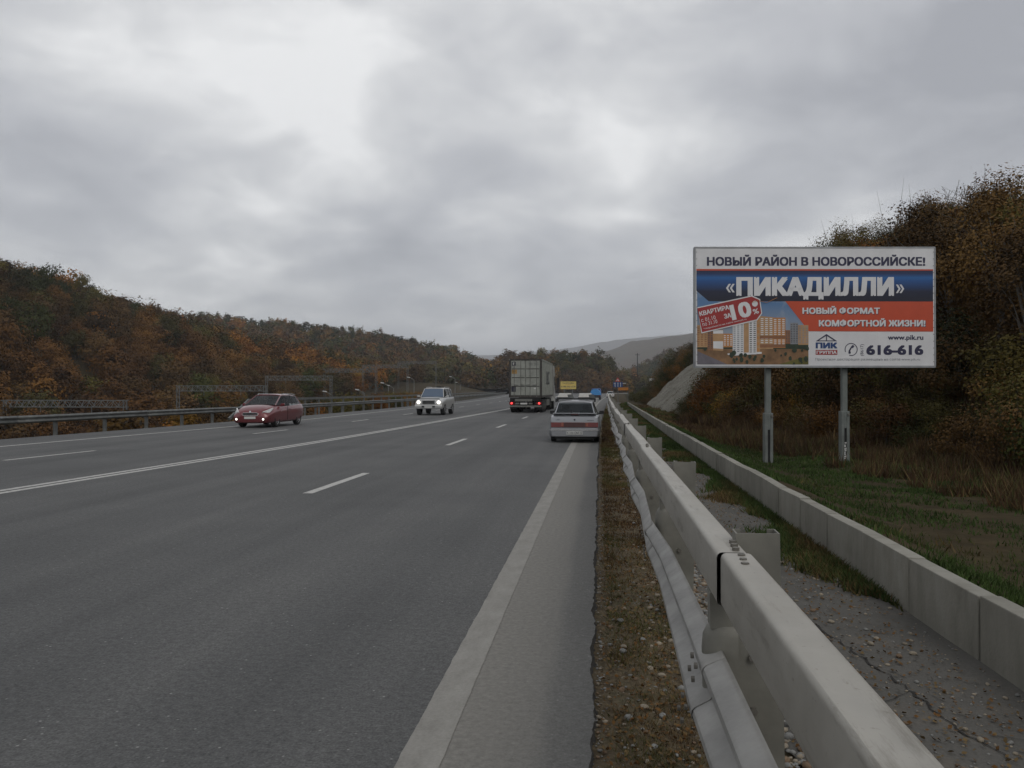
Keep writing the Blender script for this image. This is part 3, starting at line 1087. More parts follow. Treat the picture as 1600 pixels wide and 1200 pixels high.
def crown_points(rs, h, r, h0, clumps, per, shape=1.0, spread=0.2):
    """clump centres through an uneven crown, leaves gathered round them"""
    cs = []
    while len(cs) < clumps:
        p = rs.uniform(-1, 1, 3)
        q = math.sqrt(p[0] ** 2 + p[1] ** 2 + p[2] ** 2)
        if q > 1 or q < 0.35:
            continue
        w = 1.0 - 0.35 * max(0, p[2]) * shape
        cs.append((p[0] * r * w * rs.uniform(0.75, 1.15), p[1] * r * w * rs.uniform(0.75, 1.15), h0 + (h - h0) * (0.5 + 0.5 * p[2])))
    cs = np.array(cs)
    pts, out = [], []
    mid = np.array([0, 0, h0 + (h - h0) * 0.35])
    for c in cs:
        k = int(per * rs.uniform(0.4, 1.5))
        sp = spread * r * rs.uniform(0.7, 1.3)
        g_ = np.clip(rs.normal(size=(k, 3)), -1.9, 1.9)
        p = c + g_ * np.array([sp, sp, sp * 0.7])
        pts.append(p)
        o_ = p - mid
        out.append(0.6 * g_ / 1.2 + 0.8 * o_ / (np.linalg.norm(o_, axis=1)[:, None] + 1e-6))
    pts, out = np.concatenate(pts), np.concatenate(out)
    ok = pts[:, 2] > 0.05
    return cs, pts[ok], out[ok]


def trunk_mesh(rs, h, h0, cs, r0, limbs, twigs=0, n=6):
    m = MB()
    lean = rs.normal(size=2) * 0.04 * h
    top = Vector((lean[0], lean[1], h * 0.8))
    spine = [Vector((lean[0] * t_ ** 1.5 + rs.normal() * 0.02 * h * t_, lean[1] * t_ ** 1.5 + rs.normal() * 0.02 * h * t_, h * 0.8 * t_)) for t_ in (0, 0.2, 0.4, 0.6, 0.8, 1)]
    spine[0].z = -0.5
    m.tube(spine, [r0 * 1.25, r0, r0 * 0.8, r0 * 0.6, r0 * 0.4, r0 * 0.15], n)
    pick = rs.permutation(len(cs))[:limbs]
    for c in cs[pick]:
        c = Vector(c)
        t_ = min(0.75, max(0.15, (c.z / h) * 0.6))
        i = int(t_ * 5)
        a = spine[i].lerp(spine[min(5, i + 1)], t_ * 5 - i)
        mid = a.lerp(c, 0.55) + Vector((0, 0, 0.06 * h))
        m.tube([a, mid, c], [r0 * 0.42, r0 * 0.25, r0 * 0.07], 4, cap=False)
        for _ in range(twigs):
            st_ = mid.lerp(c, rs.uniform(0, 1))
            en = st_ + Vector(rs.normal(size=3) * 0.1 * h) + Vector((0, 0, 0.1 * h))
            m.tube([st_, st_.lerp(en, 0.5) + Vector(rs.normal(size=3) * 0.015 * h), en], [r0 * 0.13, r0 * 0.08, r0 * 0.03], 3, cap=False)
    return m


def tree_proto(name, seed, h, r, h0, clumps, per, leaf, mat, bark='wood_bark', limbs=8, twigs=0, spread=0.2, r0=None, crown_name='crown'):
    rs = np.random.default_rng(seed)
    root = empty(name)
    cs, pts, out = crown_points(rs, h, r, h0, clumps, max(per, 1), spread=spread)
    tm = trunk_mesh(rs, h, h0, cs, r0 or h * 0.017, limbs, twigs)
    tm.build('trunk', bark, root, fix=False)
    if per > 0:
        v, q = leaf_quads(pts, leaf, rs, outw=out)
        np_mesh(crown_name, v, q, mat, parent=root)
    return root


def far_template(seed, h, r, h0, clumps, per, leaf):
    rs = np.random.default_rng(seed)
    cs, pts, out = crown_points(rs, h, r, h0, clumps, per, spread=0.2)
    return leaf_quads(pts, leaf, rs, up=0.5, outw=out)


def forest(name, spots, temps, label, weights, seed, zoff=-0.4):
    """one joined wood of many far trees: spots are rows x, y, z, scale, colour"""
    rs = np.random.default_rng(seed)
    V, Q, MI, HU = [], [], [], []
    o = 0
    for (x, y, z, s, c) in spots:
        v, q = temps[rs.integers(len(temps))]
        a = rs.uniform(0, 6.283)
        ca, sa = math.cos(a) * s, math.sin(a) * s
        w = np.empty_like(v)
        w[:, 0] = v[:, 0] * ca - v[:, 1] * sa + x
        w[:, 1] = v[:, 0] * sa + v[:, 1] * ca + y
        w[:, 2] = v[:, 2] * s * rs.uniform(0.85, 1.15) + z + zoff
        V.append(w)
        Q.append(q + o)
        MI.append(np.full(len(q), int(c)))
        HU.append(np.full(len(q), rs.random(), dtype=np.float32))
        o += len(v)
    ob = np_mesh(name, np.concatenate(V), np.concatenate(Q), ['leaf_' + c for c in LEAVES], np.concatenate(MI))
    at = ob.data.attributes.new('tree_hue', 'FLOAT', 'FACE')
    at.data.foreach_set('value', np.concatenate(HU))
    tag(ob, label, 'forest', kind='stuff')
    return ob


def colour_at(x, y, rs, seed, w):
    """colour index: patches of like trees with strays between them"""
    if rs.random() < 0.3:
        return rs.choice(6, p=w)
    v = float(fbm(np.array([x * 0.02]), np.array([y * 0.02]), seed, 3)[0]) / 1.1 + 0.5
    cw = np.cumsum(w)
    return int(min(5, np.searchsorted(cw, min(0.999, max(0, (v - 0.18) / 0.64)))))


# ---- the wooded hill beyond the railway
W_LEFT = np.array([0.24, 0.36, 0.18, 0.10, 0.06, 0.06])
LOOK = {'rust': 'rust red', 'brown': 'dull brown', 'olive': 'olive green', 'green': 'dark green', 'ochre': 'golden yellow', 'orange': 'bright orange'}
spots = []
for x in np.arange(-178, -66, 5.5):
    for y in np.arange(40, 520, 5.6):
        xx, yy = x + nrng.uniform(-2.4, 2.4), y + nrng.uniform(-2.4, 2.4)
        c = float(column_of(xx, yy))
        if -90 < c < 660 and not (xx > -71 and yy > 60):
            spots.append((xx, yy, zat(xx, yy), nrng.uniform(0.75, 1.2), colour_at(xx, yy, nrng, 77, W_LEFT)))
spots.sort(key=lambda s: math.hypot(s[0], s[1]))
protosL = {}
for i, c in enumerate(LEAVES):
    for k in range(2):
        protosL[i, k] = tree_proto('autumn_tree', 300 + i * 7 + k, 8.2, 3.3, 1.2, 36, 62, 0.2, 'leaf_' + c, limbs=7)
used = set()
near, far_ = spots[:280], spots[280:]
for (x, y, z, s, c) in near:
    key = (int(c), int(nrng.integers(2)))
    if key in used:
        o = copy_tree(protosL[key])
    else:
        o = protosL[key]
        used.add(key)
    o.location = (x, y, z - 0.4)
    o.rotation_euler = (0, 0, nrng.uniform(0, 6.28))
    o.scale = (s, s, s * nrng.uniform(0.85, 1.15))
    nm = LEAVES[key[0]]
    cc = float(column_of(x, y))
    zone = 'above the low railway gantry' if cc < 165 else 'above the dip between two gantries' if cc < 235 else 'above the gantry next to the sloping barrier end' if cc < 395 else 'above the gantry beyond the red car' if cc < 510 else 'above the farther gantries'
    size = 'large ' if s > 1.07 else 'small ' if s < 0.88 else ''
    tag(o, size + LOOK[nm] + ' tree on the hillside ' + zone, 'tree', size + LOOK[nm] + ' trees ' + zone)
for key, o in protosL.items():
    if key not in used:
        for ch in list(o.children):
            bpy.data.objects.remove(ch)
        bpy.data.objects.remove(o)
tA = [far_template(400 + k, 8.2, 3.3, 1.4, 28, 16, 0.34) for k in range(5)]
forest('hillside_forest', far_, tA, 'rust and brown wood covering the hill beyond the railway up to its crest', W_LEFT, 5)

# bare twiggy tree standing out on the crest
def bare(seed, h, label, x, y, group=None, s=1.0, z=None, bark='wood_bark'):
    rs = np.random.default_rng(seed)
    root = empty('bare_tree')
    m = MB()

    def grow(p, d, L, r, lev):
        q = p + d * L
        m.tube([p, p.lerp(q, 0.5) + Vector(rs.normal(size=3) * 0.04 * L), q], [max(r, 0.017), max(r * 0.8, 0.016), max(r * 0.55, 0.014)], 4 if lev < 2 else 3, cap=False)
        if lev >= 6:
            return
        for _ in range(3 if lev < 3 else 2):
            nd = (d + Vector(rs.normal(size=3) * 0.42) + Vector((0, 0, 0.12))).normalized()
            grow(p.lerp(q, rs.uniform(0.55, 1.0)), nd, L * rs.uniform(0.6, 0.85), r * 0.55, lev + 1)
    grow(Vector((0, 0, -0.3)), Vector((0, 0, 1)), h * 0.28, h * 0.016, 0)
    m.build('trunk', bark, root, fix=False)
    root.location = (x, y, z if z is not None else zat(x, y) - 0.2)
    root.scale = (s, s, s)
    return tag(root, label, 'tree', group)


d = ray(180, 445)
k_ = 153 / -d[0]
bare(31, 12.5, 'leafless twiggy tree rising alone above the crest of the hill', d[0] * k_, d[1] * k_)

# ---- far woods
def hill_spots(H, spacing, seed, w, cmin=-60, cmax=1660, back=2, rows=14):
    X, Y, Z = H
    rs = np.random.default_rng(seed)
    out = []
    nc = X.shape[0]
    for i in range(nc - 1):
        for j in range(0, rows + back - 1):
            ex = math.hypot(X[i + 1, j] - X[i, j], Y[i + 1, j] - Y[i, j])
            ey = math.hypot(X[i, j + 1] - X[i, j], Y[i, j + 1] - Y[i, j])
            k = rs.poisson(ex * ey / spacing ** 2)
            for _ in range(k):
                u, v = rs.random(), rs.random()
                bl = lambda A: lerp(lerp(A[i, j], A[i + 1, j], u), lerp(A[i, j + 1], A[i + 1, j + 1], u), v)
                x, y, z = bl(X), bl(Y), bl(Z)
                if cmin < float(column_of(x, y)) < cmax:
                    out.append((x, y, z, rs.uniform(0.7, 1.2), colour_at(x, y, rs, seed, w)))
    return out


tB = [far_template(420 + k, 8.2, 4.0, 0.8, 19, 9, 0.65) for k in range(5)]
forest('hillside_forest', hill_spots(hillB, 7.5, 9, np.array([0.08, 0.33, 0.36, 0.15, 0.04, 0.04]), 240, 860), tB, 'olive and brown wood on the long second ridge', None, 6)
tC = [far_template(440 + k, 7.6, 3.6, 0.6, 26, 15, 0.42) for k in range(5)]
forest('hillside_forest', hill_spots(hillC, 5.2, 10, np.array([0.12, 0.36, 0.24, 0.15, 0.07, 0.06]), 680, 1110), tC, 'brown wood on the mound at the end of the road', None, 7)
forest('hillside_forest', hill_spots(hillG, 7.5, 12, np.array([0.10, 0.30, 0.36, 0.18, 0.03, 0.03]), 925, 1200), tB, 'greyish wood on the slope behind the rock face', None, 8)

# ---- shrubs in the cutting in front of the railway
shr = {}
for i, c in enumerate(LEAVES):
    shr[i] = tree_proto('shrub', 500 + i, 3.6, 2.0, 0.2, 30, 70, 0.13, 'leaf_' + c, limbs=8, spread=0.24, r0=0.035, crown_name='foliage')
sused = set()
cands = []
for x in np.arange(-68, -24, 3.4):
    for y in np.arange(24, 250, 5.0):
        xx, yy = x + nrng.uniform(-1.6, 1.6), y + nrng.uniform(-2.4, 2.4)
        c = float(column_of(xx, yy))
        if -40 < c < 700 and xx < float(rail_left(yy)) - 5 and not (-71 < xx < -53 and yy > 50):
            cands.append((xx, yy))
for (x, y) in cands:
    z = zat(x, y)
    topz = z + 3.6
    s = nrng.uniform(0.7, 1.25) * (1.25 if z < -5 else 0.95)
    c = float(column_of(x, y))
    lim = -1.3 if c < 175 else 0.7 if c < 520 else 1.3
    if z + 3.9 * s > lim:
        s = (lim - z) / 3.9
    if s < 0.25:
        continue
    i = int(nrng.choice(6, p=[0.25, 0.25, 0.17, 0.1, 0.1, 0.13]))
    o = copy_tree(shr[i]) if i in sused else shr[i]
    sused.add(i)
    o.location, o.rotation_euler, o.scale = (x, y, z - 0.15), (0, 0, nrng.uniform(0, 6.28)), (s * 1.15, s * 1.15, s)
    cc = float(column_of(x, y))
    zone = 'below the low railway gantry' if cc < 165 else 'between the low gantry and the sloping barrier end' if cc < 330 else 'behind the higher box-beam barrier'
    size = 'large ' if s > 1.2 else 'small ' if s < 0.8 else ''
    tag(o, size + LOOK[LEAVES[i]] + ' shrub in the dip ' + zone, 'shrub', size + LOOK[LEAVES[i]] + ' shrubs ' + zone)

# ---- the wooded bank on the right, close enough to show its leaves
W_R = np.array([0.08, 0.36, 0.29, 0.2, 0.05, 0.02])
W_R = W_R / W_R.sum()
pr = {}
for i, c in enumerate(LEAVES):
    for k in range(2):
        pr[i, k] = tree_proto('bank_tree', 600 + i * 5 + k, 6.6, 2.1, 0.7, 64, 170, 0.056, 'leaf_' + c, bark='pale_bark', limbs=16, twigs=2, spread=0.17)
rused = set()
rs = np.random.default_rng(44)
bank = []
for x in np.arange(9, 52, 2.55):
    for y in np.arange(8, 128, 2.7):
        xx, yy = x + rs.uniform(-1.1, 1.1), y + rs.uniform(-1.2, 1.2)
        ft = float(np.interp(yy, *FOOT))
        c = float(column_of(xx, yy))
        if xx < ft + 1.2 or not (1005 < c < 1750) or xx > ft + 30:
            continue
        if 46 < yy < 97 and xx < ft + 6.6:
            continue
        if rs.random() < min(0.72, 0.012 * (xx - ft) ** 1.35):
            continue
        bank.append((xx, yy))
CREST = ([1000, 1085, 1130, 1200, 1245, 1270, 1340, 1390, 1440, 1500, 1600, 1700], [600, 528, 492, 425, 386, 374, 344, 350, 310, 276, 252, 240])
for (x, y) in bank:
    i = int(rs.choice(6, p=W_R))
    key = (i, int(rs.integers(2)))
    o = copy_tree(pr[key]) if key in rused else pr[key]
    rused.add(key)
    ft = float(np.interp(y, *FOOT))
    s = rs.uniform(0.75, 1.15) * min(1.0, 0.55 + 0.12 * (x - ft))
    cc = float(column_of(x, y))
    top = CAM_H + (609 - np.interp(cc, *CREST)) / FPX * (x * FW[0] + y * FW[1]) + rs.normal() * 0.35
    s = min(s, max(0.38, (top - zat(x, y)) / 7.4))
    o.location, o.rotation_euler, o.scale = (x, y, zat(x, y) - 0.2), (0, 0, rs.uniform(0, 6.28)), (s, s, s * rs.uniform(0.9, 1.15))
    cc = float(column_of(x, y))
    zone = 'on the bank between rock face and billboard' if cc < 1090 else 'on the bank behind the large billboard' if cc < 1330 else 'on the bank past the large billboard'
    zone = ('at the foot, ' if x < ft + 4.5 else 'high up ' if x > ft + 12 else 'halfway up ') + zone
    size = 'tall ' if s > 1.0 else 'low ' if s < 0.8 else ''
    tag(o, size + LOOK[LEAVES[i]] + ' slender tree ' + zone, 'tree', size + LOOK[LEAVES[i]] + ' trees ' + zone)
for key, o in pr.items():
    if key not in rused:
        for ch in list(o.children):
            bpy.data.objects.remove(ch)
        bpy.data.objects.remove(o)
for q, (px_, py_, Y_, h_) in enumerate([(1400, 320, 62, 9.5), (1418, 305, 66, 9), (1450, 290, 60, 9), (1500, 262, 58, 9), (1520, 262, 62, 9), (1585, 250, 52, 9), (1384, 350, 70, 8.5), (1430, 300, 70, 9), (1470, 280, 66, 9), (1545, 262, 56, 8), (1250, 380, 88, 8)]):
    d = ray(px_, py_)
    k_ = Y_ / d[1]
    x_, ztop = d[0] * k_, CAM_H + d[2] * k_
    g = zat(x_, Y_)
    bare(700 + q, max(6.0, ztop - g + 0.8), 'leafless grey-twigged tree on top of the bank behind the billboard', x_, Y_, 'leafless trees on top of the bank', z=g - 0.3, bark='pale_bark')

# bushes along the foot of the bank
bu = {}
for i, c in enumerate(LEAVES):
    bu[i] = tree_proto('bush', 800 + i, 2.3, 1.25, 0.1, 42, 110, 0.042, 'leaf_' + c, bark='wood_bark', limbs=16, twigs=2, spread=0.2, r0=0.025, crown_name='foliage')
bused = set()
for y in np.arange(13, 106, 1.25):
    for row in range(3):
        yy = y + rs.uniform(-.5, .5)
        ft = float(np.interp(yy, *FOOT))
        xx = ft - 0.4 + row * 1.15 + rs.uniform(-.45, .45)
        c = float(column_of(xx, yy))
        if not (1000 < c < 1680) or (52 < yy < 96 and row < 3) or rs.random() < 0.12:
            continue
        i = int(rs.choice(6, p=[0.12, 0.37, 0.26, 0.17, 0.06, 0.02]))
        o = copy_tree(bu[i]) if i in bused else bu[i]
        bused.add(i)
        s = rs.uniform(0.6, 1.15) * (0.8 + 0.15 * row)
        o.location, o.rotation_euler, o.scale = (xx, yy, zat(xx, yy) - 0.1), (0, 0, rs.uniform(0, 6.28)), (s, s, s * rs.uniform(0.85, 1.2))
        zone = 'past the billboard' if yy < 19 else 'behind the billboard posts' if yy < 34 else 'near the rock face'
        size = 'tall ' if s > 0.95 else 'low ' if s < 0.72 else ''
        zone = ['at the grass edge ', 'in the second row ', 'in the hindmost row '][row] + zone
        tag(o, size + LOOK[LEAVES[i]] + ' bush ' + zone, 'bush', size + LOOK[LEAVES[i]] + ' bushes ' + zone)
for i, o in bu.items():
    if i not in bused:
        for ch in list(o.children):
            bpy.data.objects.remove(ch)
        bpy.data.objects.remove(o)
# trees and bushes past the rock face, at the bend
big_b = {}
for q, (px_, py_, Y_, i) in enumerate([(1030, 577, 128, 3), (1042, 560, 122, 1), (1052, 546, 118, 2), (1064, 541, 116, 3), (1076, 538, 112, 1), (1084, 536, 108, 0), (1035, 588, 118, 2), (1022, 592, 132, 1), (1008, 602, 140, 3), (1000, 608, 135, 2), (990, 612, 130, 3), (1016, 606, 122, 3), (1003, 613, 112, 2), (1047, 575, 112, 2), (1062, 560, 108, 3), (1074, 555, 104, 2), (1030, 598, 108, 1), (1040, 590, 104, 3)]):
    d = ray(px_, py_)
    k_ = Y_ / d[1]
    x_, ztop = d[0] * k_, CAM_H + d[2] * k_
    g = zat(x_, Y_)
    hh = max(1.8, ztop - g)
    src = [o for o in bpy.data.objects if o.parent is None and o.name.split('.')[0] == ('bank_tree' if hh > 3 else 'bush') and LOOK[LEAVES[i]] in o.get('label', '')]
    o = copy_tree(src[q % len(src)])
    s = hh / (6.6 if hh > 3 else 2.3)
    o.name = 'bend_tree'
    o.location, o.scale = (x_, Y_, g - 0.2), (s * 1.25, s * 1.25, s)
    tag(o, LOOK[LEAVES[i]] + ' bushy tree beyond the bare rock face at the bend', 'tree', LOOK[LEAVES[i]] + ' trees beyond the rock face')

# ---- grass, weeds, litter: nobody could count these
def blades(name, xy, zf, h, w, mats, seed, label, lean=0.5, midx=None):
    rs_ = np.random.default_rng(seed)
    n = len(xy)
    z = zf
    a = rs_.uniform(0, 6.283, n)
    hh = h * rs_.uniform(0.5, 1.4, n)
    ww = w * rs_.uniform(0.6, 1.3, n)
    dx, dy = np.cos(a), np.sin(a)
    ln = rs_.normal(size=(n, 2)) * lean * hh[:, None]
    v = np.empty((n, 3, 3))
    v[:, 0] = np.stack([xy[:, 0] - dx * ww, xy[:, 1] - dy * ww, z - 0.02], 1)
    v[:, 1] = np.stack([xy[:, 0] + dx * ww, xy[:, 1] + dy * ww, z - 0.02], 1)
    v[:, 2] = np.stack([xy[:, 0] + ln[:, 0], xy[:, 1] + ln[:, 1], z + hh], 1)
    mi = midx if midx is not None else rs_.integers(0, len(mats), n)
    o = np_mesh(name, v.reshape(-1, 3), np.arange(n * 3).reshape(-1, 3), mats, mi, tri=True)
    return tag(o, label, 'grass', kind='stuff')


rg = np.random.default_rng(71)
N = 300000
u = rg.random(N)
yy = 3.2 + 92 * u ** 2.1
xx = 2.56 + rg.random(N) * (np.interp(yy, *FOOT) + 2.0 - 2.56)
keep = (column_of(xx, yy) < 1640) & (fbm(xx * 0.9 + 0.4 * yy, yy * 0.7, 201, 4) > -0.06 - 0.2 * np.clip((yy - 14) / 14, 0, 1) + 0.55 * (rg.random(N) - 0.5))
xx, yy = xx[keep], yy[keep]
dry = fbm(xx * 0.5, yy * 0.3, 205, 3) + (xx - np.interp(yy, *FOOT) + 2.6) * 0.16 + rg.normal(size=len(xx)) * 0.12
nearf = np.clip((16 - yy) / 12, 0, 1)
dry = dry + nearf * 0.3 + 0.05 - 0.35 * (yy > 45)
mi = np.where(dry < -0.05, 0, np.where(dry < 0.22, 1, np.where(dry < 0.42, 2, 3)))
hscale = np.where(mi == 3, 0.2, np.where(mi == 2, 0.12, 0.07)) * (0.7 + 0.008 * yy)
blades('grass', np.stack([xx, yy], 1), ground_z(xx, yy), hscale, 0.006 + 0.0007 * yy, ['grass_green', 'grass_olive', 'grass_dry', 'weed_brown'], 73, 'green and browning grass between the concrete wall and the bank', midx=mi)
# tall dry weeds in front of the bushes
N = 60000
yy = 6 + 70 * rg.random(N) ** 1.5
ft = np.interp(yy, *FOOT)
xx = ft - 1.1 + rg.random(N) * 2.6 + fbm(yy * 0.5, yy * 0, 211, 2)
keep = (column_of(xx, yy) < 1650) & (fbm(xx * 0.9, yy * 0.9, 213, 3) > -0.1) & ~((yy > 50) & (yy < 96))
xx, yy = xx[keep], yy[keep]
blades('dry_weeds', np.stack([xx, yy], 1), ground_z(xx, yy), 0.55, 0.006 + 0.0006 * yy, ['weed_brown', 'weed_brown', 'grass_dry'], 75, 'tall dead brown weeds in front of the bushes', lean=0.28)
N = 70000
yy = 8 + 26 * rg.random(N)
ft = np.interp(yy, *FOOT)
xx = ft - 0.6 - 3.6 * rg.random(N) ** 1.5
keep = (column_of(xx, yy) < 1650) & (fbm(xx * 1.1, yy * 1.1, 217, 3) > 0.0)
xx, yy = xx[keep], yy[keep]
blades('weed_tufts', np.stack([xx, yy], 1), ground_z(xx, yy), 0.30 * (0.5 + (rg.random(len(xx)) ** 2)), 0.006 + 0.0005 * yy, ['weed_brown', 'weed_brown', 'weed_brown', 'grass_olive', 'grass_dry'], 76, 'scattered brown weed tufts in the grass short of the bank', lean=0.35)
# thin grass of the verge and tufts on the footway
N = 90000
yy = 2.2 + 70 * rg.random(N) ** 2.2
xx = right_edge(yy) + 0.1 + rg.random(N) * 0.62
keep = (fbm(xx * 3.1 + yy * 0.8, yy * 2.3 - xx, 221, 3) > -0.05 + 0.3 * rg.normal(size=N))
xx, yy = xx[keep], yy[keep]
g = fbm(xx * 1.1, yy * 0.6, 223, 2) + rg.normal(size=len(xx)) * 0.15
blades('verge_grass', np.stack([xx, yy], 1), np.full(len(xx), -0.04), 0.034 + 0.0006 * yy, 0.0028 + 0.0006 * yy, ['grass_olive', 'grass_dry', 'weed_brown'], 77, 'thin dry grass on the gravel verge under the barrier', lean=0.8, midx=np.where(g > 0.12, 0, np.where(g > -0.12, 1, 2)))
N = 130000
yy = 5.5 + 90 * rg.random(N) ** 1.6
wx = WALLX(yy)
xx = wx - 0.03 - np.abs(rg.normal(size=N)) * 0.42
prof = np.interp(yy, [5.5, 6.6, 7.2, 8.5, 10.2, 10.9, 11.6, 12.5, 15, 16, 17.5, 19, 22, 24, 28, 34, 40, 60, 95], [0, 0.0, 0.35, 0.62, 0.72, 0.2, 0.35, 0.7, 0.75, 0.25, 0.6, 0.85, 0.9, 0.5, 0.8, 0.6, 0.8, 0.6, 0.6])
keep = (wx - xx < prof * (0.85 + 1.1 * fbm(xx * 2.5, yy * 2.2, 231, 3)) * (0.45 + 0.75 * rg.random(N))) & (xx > 0.9)
xx, yy = xx[keep], yy[keep]
g = fbm(xx * 1.1, yy * 0.6, 233, 2) + rg.normal(size=len(xx)) * 0.15
blades('footway_grass', np.stack([xx, yy], 1), np.full(len(xx), -0.01), 0.05 + 0.0012 * yy, 0.004 + 0.0006 * yy, ['grass_green', 'grass_olive', 'grass_dry'], 79, 'grass creeping over the footway along the concrete wall', lean=0.7, midx=np.where(g > -0.05, 0, np.where(g > -0.25, 1, 2)))

# fallen leaves and grit
N = 24000
yy = 2.2 + 26 * rg.random(N) ** 1.9
xx = right_edge(yy) + 0.06 + rg.random(N) * 2.2
keep = rg.random(N) < np.where(xx < 0.7, 1.0, 0.4)
xx, yy = xx[keep], yy[keep]
c = np.stack([xx, yy, fz_arr(xx, yy) + 0.012], 1)
v, q = leaf_quads(c, 0.013, rg, up=1.2)
tag(np_mesh('fallen_leaves', v, q, ['leaf_litter', 'grass_dry'], rg.integers(0, 2, len(q))), 'small fallen leaves and straw on the verge and footway', 'leaf litter', kind='stuff')

ico_v = np.array([(0, 0, 1)] + [(0.894 * math.cos(a), 0.894 * math.sin(a), 0.447) for a in [2 * math.pi * k / 5 for k in range(5)]] + [(0.894 * math.cos(a), 0.894 * math.sin(a), -0.447) for a in [2 * math.pi * (k + .5) / 5 for k in range(5)]] + [(0, 0, -1)])
ico_f = np.array([(0, 1 + k, 1 + (k + 1) % 5) for k in range(5)] + [(1 + k, 6 + k, 1 + (k + 1) % 5) for k in range(5)] + [(1 + (k + 1) % 5, 6 + k, 6 + (k + 1) % 5) for k in range(5)] + [(6 + k, 11, 6 + (k + 1) % 5) for k in range(5)])


def pebbles(name, N, xf, seed, label, size):
    rs_ = np.random.default_rng(seed)
    V, F, MI = [], [], []
    XY = np.array([xf(rs_) for _ in range(N)])
    ZZ = fz_arr(XY[:, 0], XY[:, 1])
    for i in range(N):
        x, y = XY[i]
        s = size * rs_.lognormal(0, 0.45)
        sq = np.array([1, rs_.uniform(0.6, 1.0), rs_.uniform(0.35, 0.7)]) * s
        v = ico_v * (1 + rs_.uniform(-.22, .22, (12, 1))) * sq
        a = rs_.uniform(0, 6.28)
        w = np.stack([v[:, 0] * math.cos(a) - v[:, 1] * math.sin(a) + x, v[:, 0] * math.sin(a) + v[:, 1] * math.cos(a) + y, v[:, 2] + ZZ[i] + sq[2] * 0.45], 1)
        V.append(w)
        F.append(ico_f + 12 * i)
        MI.append(np.full(20, rs_.choice(3, p=[0.4, 0.35, 0.25])))
    o = np_mesh(name, np.concatenate(V), np.concatenate(F), ['stone_tan', 'stone_grey', 'stone_brown'], np.concatenate(MI), tri=True)
    return tag(o, label, 'gravel', kind='stuff')


def under_rail(r):
    y = 2.2 + 22 * r.random() ** 1.7
    return min(1.15, max(0.12, r.normal(0.84, 0.16))), y


def on_walk(r):
    y = 3.0 + 26 * r.random() ** 1.5
    return r.uniform(0.95, 2.34), y


def on_verge(r):
    y = 2.2 + 16 * r.random() ** 1.6
    return r.uniform(-0.03, 0.62) if r.random() < 0.75 else abs(r.normal(0, 0.03)) - 0.02, y


pebbles('gravel', 6200, under_rail, 81, 'loose gravel heaped along the foot of the barrier posts', 0.015)
pebbles('gravel', 4200, on_walk, 82, 'grit scattered over the cracked footway', 0.0078)
pebbles('gravel', 3200, on_verge, 83, 'grit among the dry grass of the verge', 0.0062)
# stones one can pick out
stone_me = []
for k in range(6):
    rs_ = np.random.default_rng(900 + k)
    bm = bmesh.new()
    bmesh.ops.create_icosphere(bm, subdivisions=2, radius=1)
    for v in bm.verts:
        n_ = 1 + 0.28 * float(fbm(np.array([v.co.x * 1.4 + k * 5]), np.array([v.co.y * 1.4 + v.co.z]), 900 + k, 2)[0])
        v.co = Vector((v.co.x * n_, v.co.y * n_ * rs_.uniform(0.72, 0.76), v.co.z * n_ * 0.55))
    me = bpy.data.meshes.new('stone')
    bm.to_mesh(me)
    bm.free()
    me.materials.append(M[['stone_tan', 'stone_grey', 'stone_brown'][k % 3]])
    stone_me.append(me)
rs_ = np.random.default_rng(55)
SN = ['tan', 'grey', 'brown']
for k in range(150):
    where = k % 3
    if where == 0:
        x, y = rs_.uniform(1.0, 2.3), 3.1 + 6 * rs_.random() ** 1.2
        w_ = 'lying loose on the cracked footway'
    elif where == 1:
        x, y = float(np.clip(rs_.normal(0.75, 0.14), 0.4, 1.0)), 2.3 + 7 * rs_.random() ** 1.2
        w_ = 'in the gravel beneath the barrier beams'
    else:
        x, y = rs_.uniform(0.05, 0.5), 2.3 + 5 * rs_.random() ** 1.2
        w_ = 'on the dry verge beside the paving edge'
    i = int(rs_.integers(6))
    s = rs_.uniform(0.014, 0.03)
    o = bpy.data.objects.new('stone', stone_me[i])
    o.location, o.rotation_euler, o.scale = (x, y, fz(x, y) + s * 0.3), (rs_.uniform(-.3, .3), rs_.uniform(-.3, .3), rs_.uniform(0, 6.28)), (s, s, s)
    col.objects.link(o)
    tag(o, 'small ' + SN[i % 3] + ' stone ' + w_, 'stone', SN[i % 3] + ' stones ' + w_)

# ================================================================ LETTERING
def text_mesh(s, bold=0.0, width=None, height=None, shear=0.0, spacing=1.0):
    """flat lettering as mesh data in the xz plane, left-bottom at the origin, fitted to width x height"""
    cu = bpy.data.curves.new('lettering', 'FONT')
    cu.body = s
    cu.size = 1.0
    cu.shear = shear
    cu.space_character = spacing
    cu.resolution_u = 3
    ob = bpy.data.objects.new('lettering', cu)
    col.objects.link(ob)
    bpy.context.view_layer.update()
    dg = bpy.context.evaluated_depsgraph_get()
    me = bpy.data.meshes.new_from_object(ob.evaluated_get(dg))
    bpy.data.objects.remove(ob)
    bpy.data.curves.remove(cu)
    n = len(me.vertices)
    co = np.empty(n * 3)
    me.vertices.foreach_get('co', co)
    co = co.reshape(-1, 3)
    lo, hi = co.min(0), co.max(0)
    sx = width / (hi[0] - lo[0]) if width else None
    sz = height / (hi[1] - lo[1]) if height else None
    sx = sx or sz
    sz = sz or sx
    out = np.stack([(co[:, 0] - lo[0]) * sx, np.zeros(n), (co[:, 1] - lo[1]) * sz], 1)
    me.vertices.foreach_set('co', out.ravel())
    me.update()
    return me


